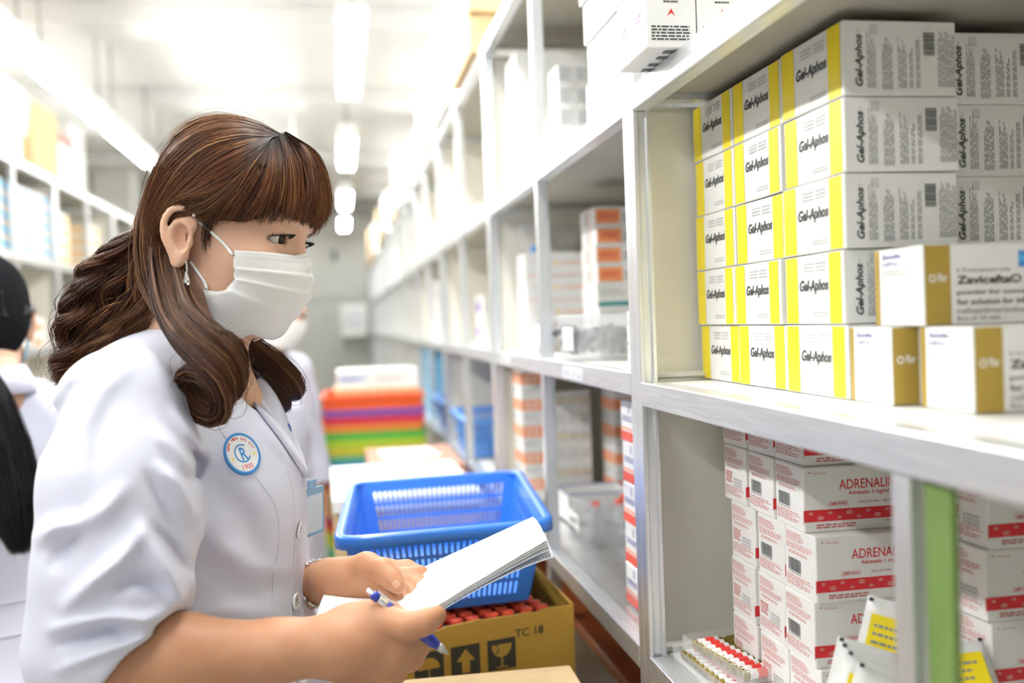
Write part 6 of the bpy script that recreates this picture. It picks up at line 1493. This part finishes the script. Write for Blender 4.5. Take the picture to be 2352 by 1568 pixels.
# ================================================================ two more workers, farther off
def worker(label, foot, hgt, yaw, bow, hairc, seed, ponytail=None, mask=True, collar=None, hm=None, arms=True):
    """white-coated figure standing at foot (x, y), facing direction yaw (0 = +X, counter-clockwise), head bowed"""
    k = hgt/1.60; F = np.array([cos(yaw), sin(yaw), 0.]); Rr = np.array([sin(yaw), -cos(yaw), 0.]); U = np.array([0, 0, 1.]); B0 = np.array([foot[0], foot[1], 0.])
    w_ = lambda f, r, u: B0+(F*f+Rr*r+U*u)*k
    Fh = cos(bow)*F-sin(bow)*U; Uh = cos(bow)*U+sin(bow)*F; A = np.stack([Fh, Rr, Uh], 1); O = w_(.035+.05*sin(bow), 0, 1.452-.02*sin(bow)); h = lambda a, b, c: O+A@np.array([a, b, c])*k
    root = empty('person', tuple(B0)); tag(root, label, 'person')
    def pt(name, me, par=root, m=None):
        if m: me.materials.append(m)
        o = mklink(name, me, par)
        if par is root: o.location = -Vector(root.location)
        return o
    S = Sdf(); add_head(S, h, A, True)
    S.cone(h(-.01, 0, -.04), w_(-.02, 0, 1.32), .046, .05, .02); S.cone(w_(-.02, 0, 1.32), w_(0, 0, 1.2), .05, .07, .04); S.cone(w_(0, 0, 1.2), w_(0, 0, .9), .07, .085, .04)
    for s in (1, -1):
        sh, el, wr = w_(-.01, s*.165, 1.28), w_(.0, s*.20, 1.03), (w_(.22, s*.13, 1.02) if arms else w_(.07, s*.19, .80))
        S.cone(w_(0, s*.06, 1.25), sh-U*.02, .035, .035, .03); S.cone(sh, el, .043, .036, .02); S.cone(el, wr, .034, .023, .02)
        for j in range(4):
            fd = F if arms else unit(wr-el); d = fd*.075+Rr*s*(-.012+.018*(j-1.5))*-1; S.chain([wr, wr+d, wr+d+fd*.03-U*.006, wr+d+fd*.05-U*.012], [.016, .0105, .009, .0075], .006)
        S.chain([wr, wr+fd*.04-Rr*s*.03, wr+fd*.075-Rr*s*.035], [.016, .012, .009], .008)
    b = pt('body', S.mesh(B0+[-.45, -.45, .75], B0+[.45, .45, 1.75*k], .0058, 'body', comp=True), m=SKIN)
    for s in (1, -1):
        m = MB(); m.lathe([(.0121*sin(pi*q/8)+1e-5, -.0121*cos(pi*q/8)) for q in range(9)], EP, 12, h(.0735, s*.031, .017), cap=False); pt('eye', m.mesh('eye'))
    C = Sdf(); E_ = np.stack([F, Rr, U], 1)
    for u, a, r_, hh in ((1.20, .10, .165, .12), (1.08, .115, .16, .14), (.92, .115, .16, .16), (.76, .13, .18, .18)): C.ell(w_(0, 0, u), (a, r_, hh), E_, .05)
    C.cone(w_(0, 0, .72), w_(0, 0, .58), .16, .17, .05)
    for s in (1, -1):
        sh, el, wr = w_(-.01, s*.165, 1.27), w_(.0, s*.205, 1.03), (w_(.22, s*.13, 1.02) if arms else w_(.07, s*.19, .80))
        C.cone(w_(-.015, s*.04, 1.315), sh, .05, .056, .04); C.cone(sh, el, .056, .056, .015); C.cone(el, mid(el, wr, .7), .054, .044, .02); C.half(mid(el, wr, .68), wr-el, wr, .08); C.cone(mid(el, wr, .5), wr, .038, .038, .003, -1)
    C.cone(w_(.0, 0, 1.47), w_(.005, 0, 1.32), .056, .046, .01, -1); C.cone(w_(.06, 0, 1.40), w_(.10, 0, 1.18), .05, .02, .01, -1)
    nz = np.random.default_rng(seed).normal(0, 1, (6, 3))*22
    def post(p, D):
        q = p-B0.astype(np.float32); return D-(.0028*sum(np.sin(q@n_.astype(np.float32)+i) for i, n_ in enumerate(nz))/2).astype(np.float32)
    C.post = post; ct = pt('lab_coat', C.mesh(B0+[-.45, -.45, .4], B0+[.45, .45, 1.6], .007, 'lab_coat', smooth=2, comp=True), m=COATM)
    m = MB(); N = 20; vs = []
    for i in range(N+1):
        a = yaw+radians(50+260*i/N); dr = np.array([cos(a), sin(a), 0])
        for r_, hz in ((.050, .03), (.056, .034), (.080, -.012), (.076, -.014)): vs.append(w_(-.012, 0, 1.345)+dr*r_*k+U*hz)
    m.add(vs, [(i*4+j, (i+1)*4+j, (i+1)*4+(j+1) % 4, i*4+(j+1) % 4) for i in range(N) for j in range(4)], collar or COATM, True); mklink('collar', m.mesh('collar'), ct)
    m = MB(); m.box((0, 0, 0), (.001, .001, .001), COATM)
    for s, z in ((0, .93), (0, .985)):
        ring = []
        for i in range(40):
            a = 2*pi*i/40; dv = F*cos(a)+Rr*sin(a); t = .05
            for _ in range(90):
                if C.at([w_(0, 0, z)+dv*t])[0] > .0005: break
                t += .002
            ring.append(w_(0, 0, z)+dv*t)
        m = MB(); m.tube(ring, .0012, SEAM, 6, closed=True); mklink('belt_seam', m.mesh('belt_seam'), ct)
    T = Sdf()
    for s in (1, -1): T.cone(w_(0, s*.07, .85), w_(.01, s*.085, .47), .095, .075, .03); T.cone(w_(.01, s*.085, .47), w_(-.01, s*.09, .10), .075, .062, .02)
    pt('trousers', T.mesh(B0+[-.3, -.3, 0], B0+[.3, .3, 1.0], .012, 'trousers'), m=TROU)
    for s in (1, -1):
        Z = Sdf(); a = w_(-.03, s*.09, .042); Z.cone(a, a+F*.15, .042, .036, .02); Z.half((0, 0, .001), (0, 0, -1), a, .5); pt('shoe', Z.mesh(a-.15, a+.3, .008, 'shoe'), m=SHOE)
    # hair: cap and strands
    H = Sdf(); H.ell(h(-.002, 0, .052), np.array([.087, .082, .088])*k, A, .02); H.ell(h(-.024, 0, .0), np.array([.064, .072, .07])*k, A, .03)
    H.ell(h(.075, 0, -.03), np.array([.075, .10, .072])*k, A, .006, -1)
    for s in (1, -1): H.ell(h(.030, s*.09, -.02), np.array([.055, .045, .045])*k, A, .006, -1)
    cm = H.mesh(O-.2, O+.2, .005, 'hair', smooth=2); at = cm.color_attributes.new('Col', 'FLOAT_COLOR', 'POINT'); cc = np.ones((len(cm.vertices), 4), np.float32); cc[:, :3] = hairc; at.data.foreach_set('color', cc.ravel()); cm.materials.append(hm); ms = [cm]
    r = np.random.default_rng(seed); G = []
    for i in range(1500):
        th = r.uniform(-1.9, 1.9); p0 = np.array([.055, .0, .128]); p3 = np.array([-.090, 0.0, .015]); sd = sin(th)
        pts = [p0+np.array([0, sd*.02, 0]), np.array([.03-.02*abs(sd), sd*.075, .105-.07*sd*sd*.7]), np.array([-.045, sd*.082, .085-.07*abs(sd)]), p3+np.array([0, sd*.02, r.uniform(-.02, .03)])]
        q = spline(pts, 10); q = q*(1+.008*r.random()); G.append(O+(q*k)@A.T)
    ms.append(strands(np.array(G), np.full(len(G), .0006), hairc*(.7+.8*r.random((len(G), 1))), 'hair', hm))
    if ponytail is not None:
        path, hw = ponytail; C_, rd, cl = lock(path, hw, .7, 1700, seed+1, None, 24, (hairc*1.2, hairc*.8), 0, 0, 1, 20, .006, .05, (.0004, .0007)); ms.append(strands(C_, rd, cl, 'hair', hm))
        Cq = Sdf(); Cq.chain([P(*p) for p in path], [max(.008, x*.62) for x in hw[:len(path)]], .01); c2 = Cq.mesh(np.min([P(*p) for p in path], 0)-.08, np.max([P(*p) for p in path], 0)+.08, .006, 'hair', smooth=1); at = c2.color_attributes.new('Col', 'FLOAT_COLOR', 'POINT'); cc = np.ones((len(c2.vertices), 4), np.float32); cc[:, :3] = hairc; at.data.foreach_set('color', cc.ravel()); c2.materials.append(hm); ms.append(c2)
    pt('hair', join_meshes(ms, 'hair', hm, (cm,)))
    # mask
    m = MB(); NU_, NV_ = 16, 12; vs = []
    for j in range(NV_+1):
        v = j/NV_
        for i in range(NU_+1):
            u = 2*i/NU_-1; vs.append(h(.042+.072*(1-abs(u)**2.2)*(.92+.10*sin(pi*v))-.03*v*abs(u)-.020*v*v, .070*np.sign(u)*abs(u)**.8, .006-.095*v+.012*abs(u)*(1-v)))
    n = len(vs); fs = []
    for j in range(NV_):
        for i in range(NU_): a = j*(NU_+1)+i; q = (a, a+1, a+NU_+2, a+NU_+1); fs += [q]
    m.add(vs, fs, MSK, True); mo = pt('face_mask', m.mesh('face_mask'))
    for s in (1, -1):
        m = MB(); m.tube([h(.040, s*.070, .004), h(.010, s*.080, .012), h(-.018, s*.078, .0), h(.0, s*.072, -.035), h(.025, s*.066, -.075)], .0022*k, mat('blue_loop', (.25, .55, .72), .6) if ponytail else LOOP, 6); mklink('ear_loop', m.mesh('ear_loop'), mo)
    return root
BH = hair_mat('black_hair_strands', .5)
h0 = P(-62, 690, 1.75)
worker('black-haired worker in a white coat seen from behind at the left edge', (h0[0]+.03, h0[1]-.03), 1.57, radians(118), radians(14), np.array([.010, .010, .012]), 31,
       ([(-85, 745, 1.66), (-75, 835, 1.61), (-35, 945, 1.59), (5, 1055, 1.59), (30, 1160, 1.59), (50, 1262, 1.60)], [.020, .034, .046, .046, .040, .012]), True, None, BH)
h1 = P(612, 760, 3.3)
worker('far worker in white coat, mask and green collar, half hidden behind the woman', (h1[0]+.0, h1[1]), 1.58, radians(-35), radians(8), np.array([.03, .02, .015]), 41, None, True, mat('green_scrub', (.12, .34, .24), .8), BH, False)
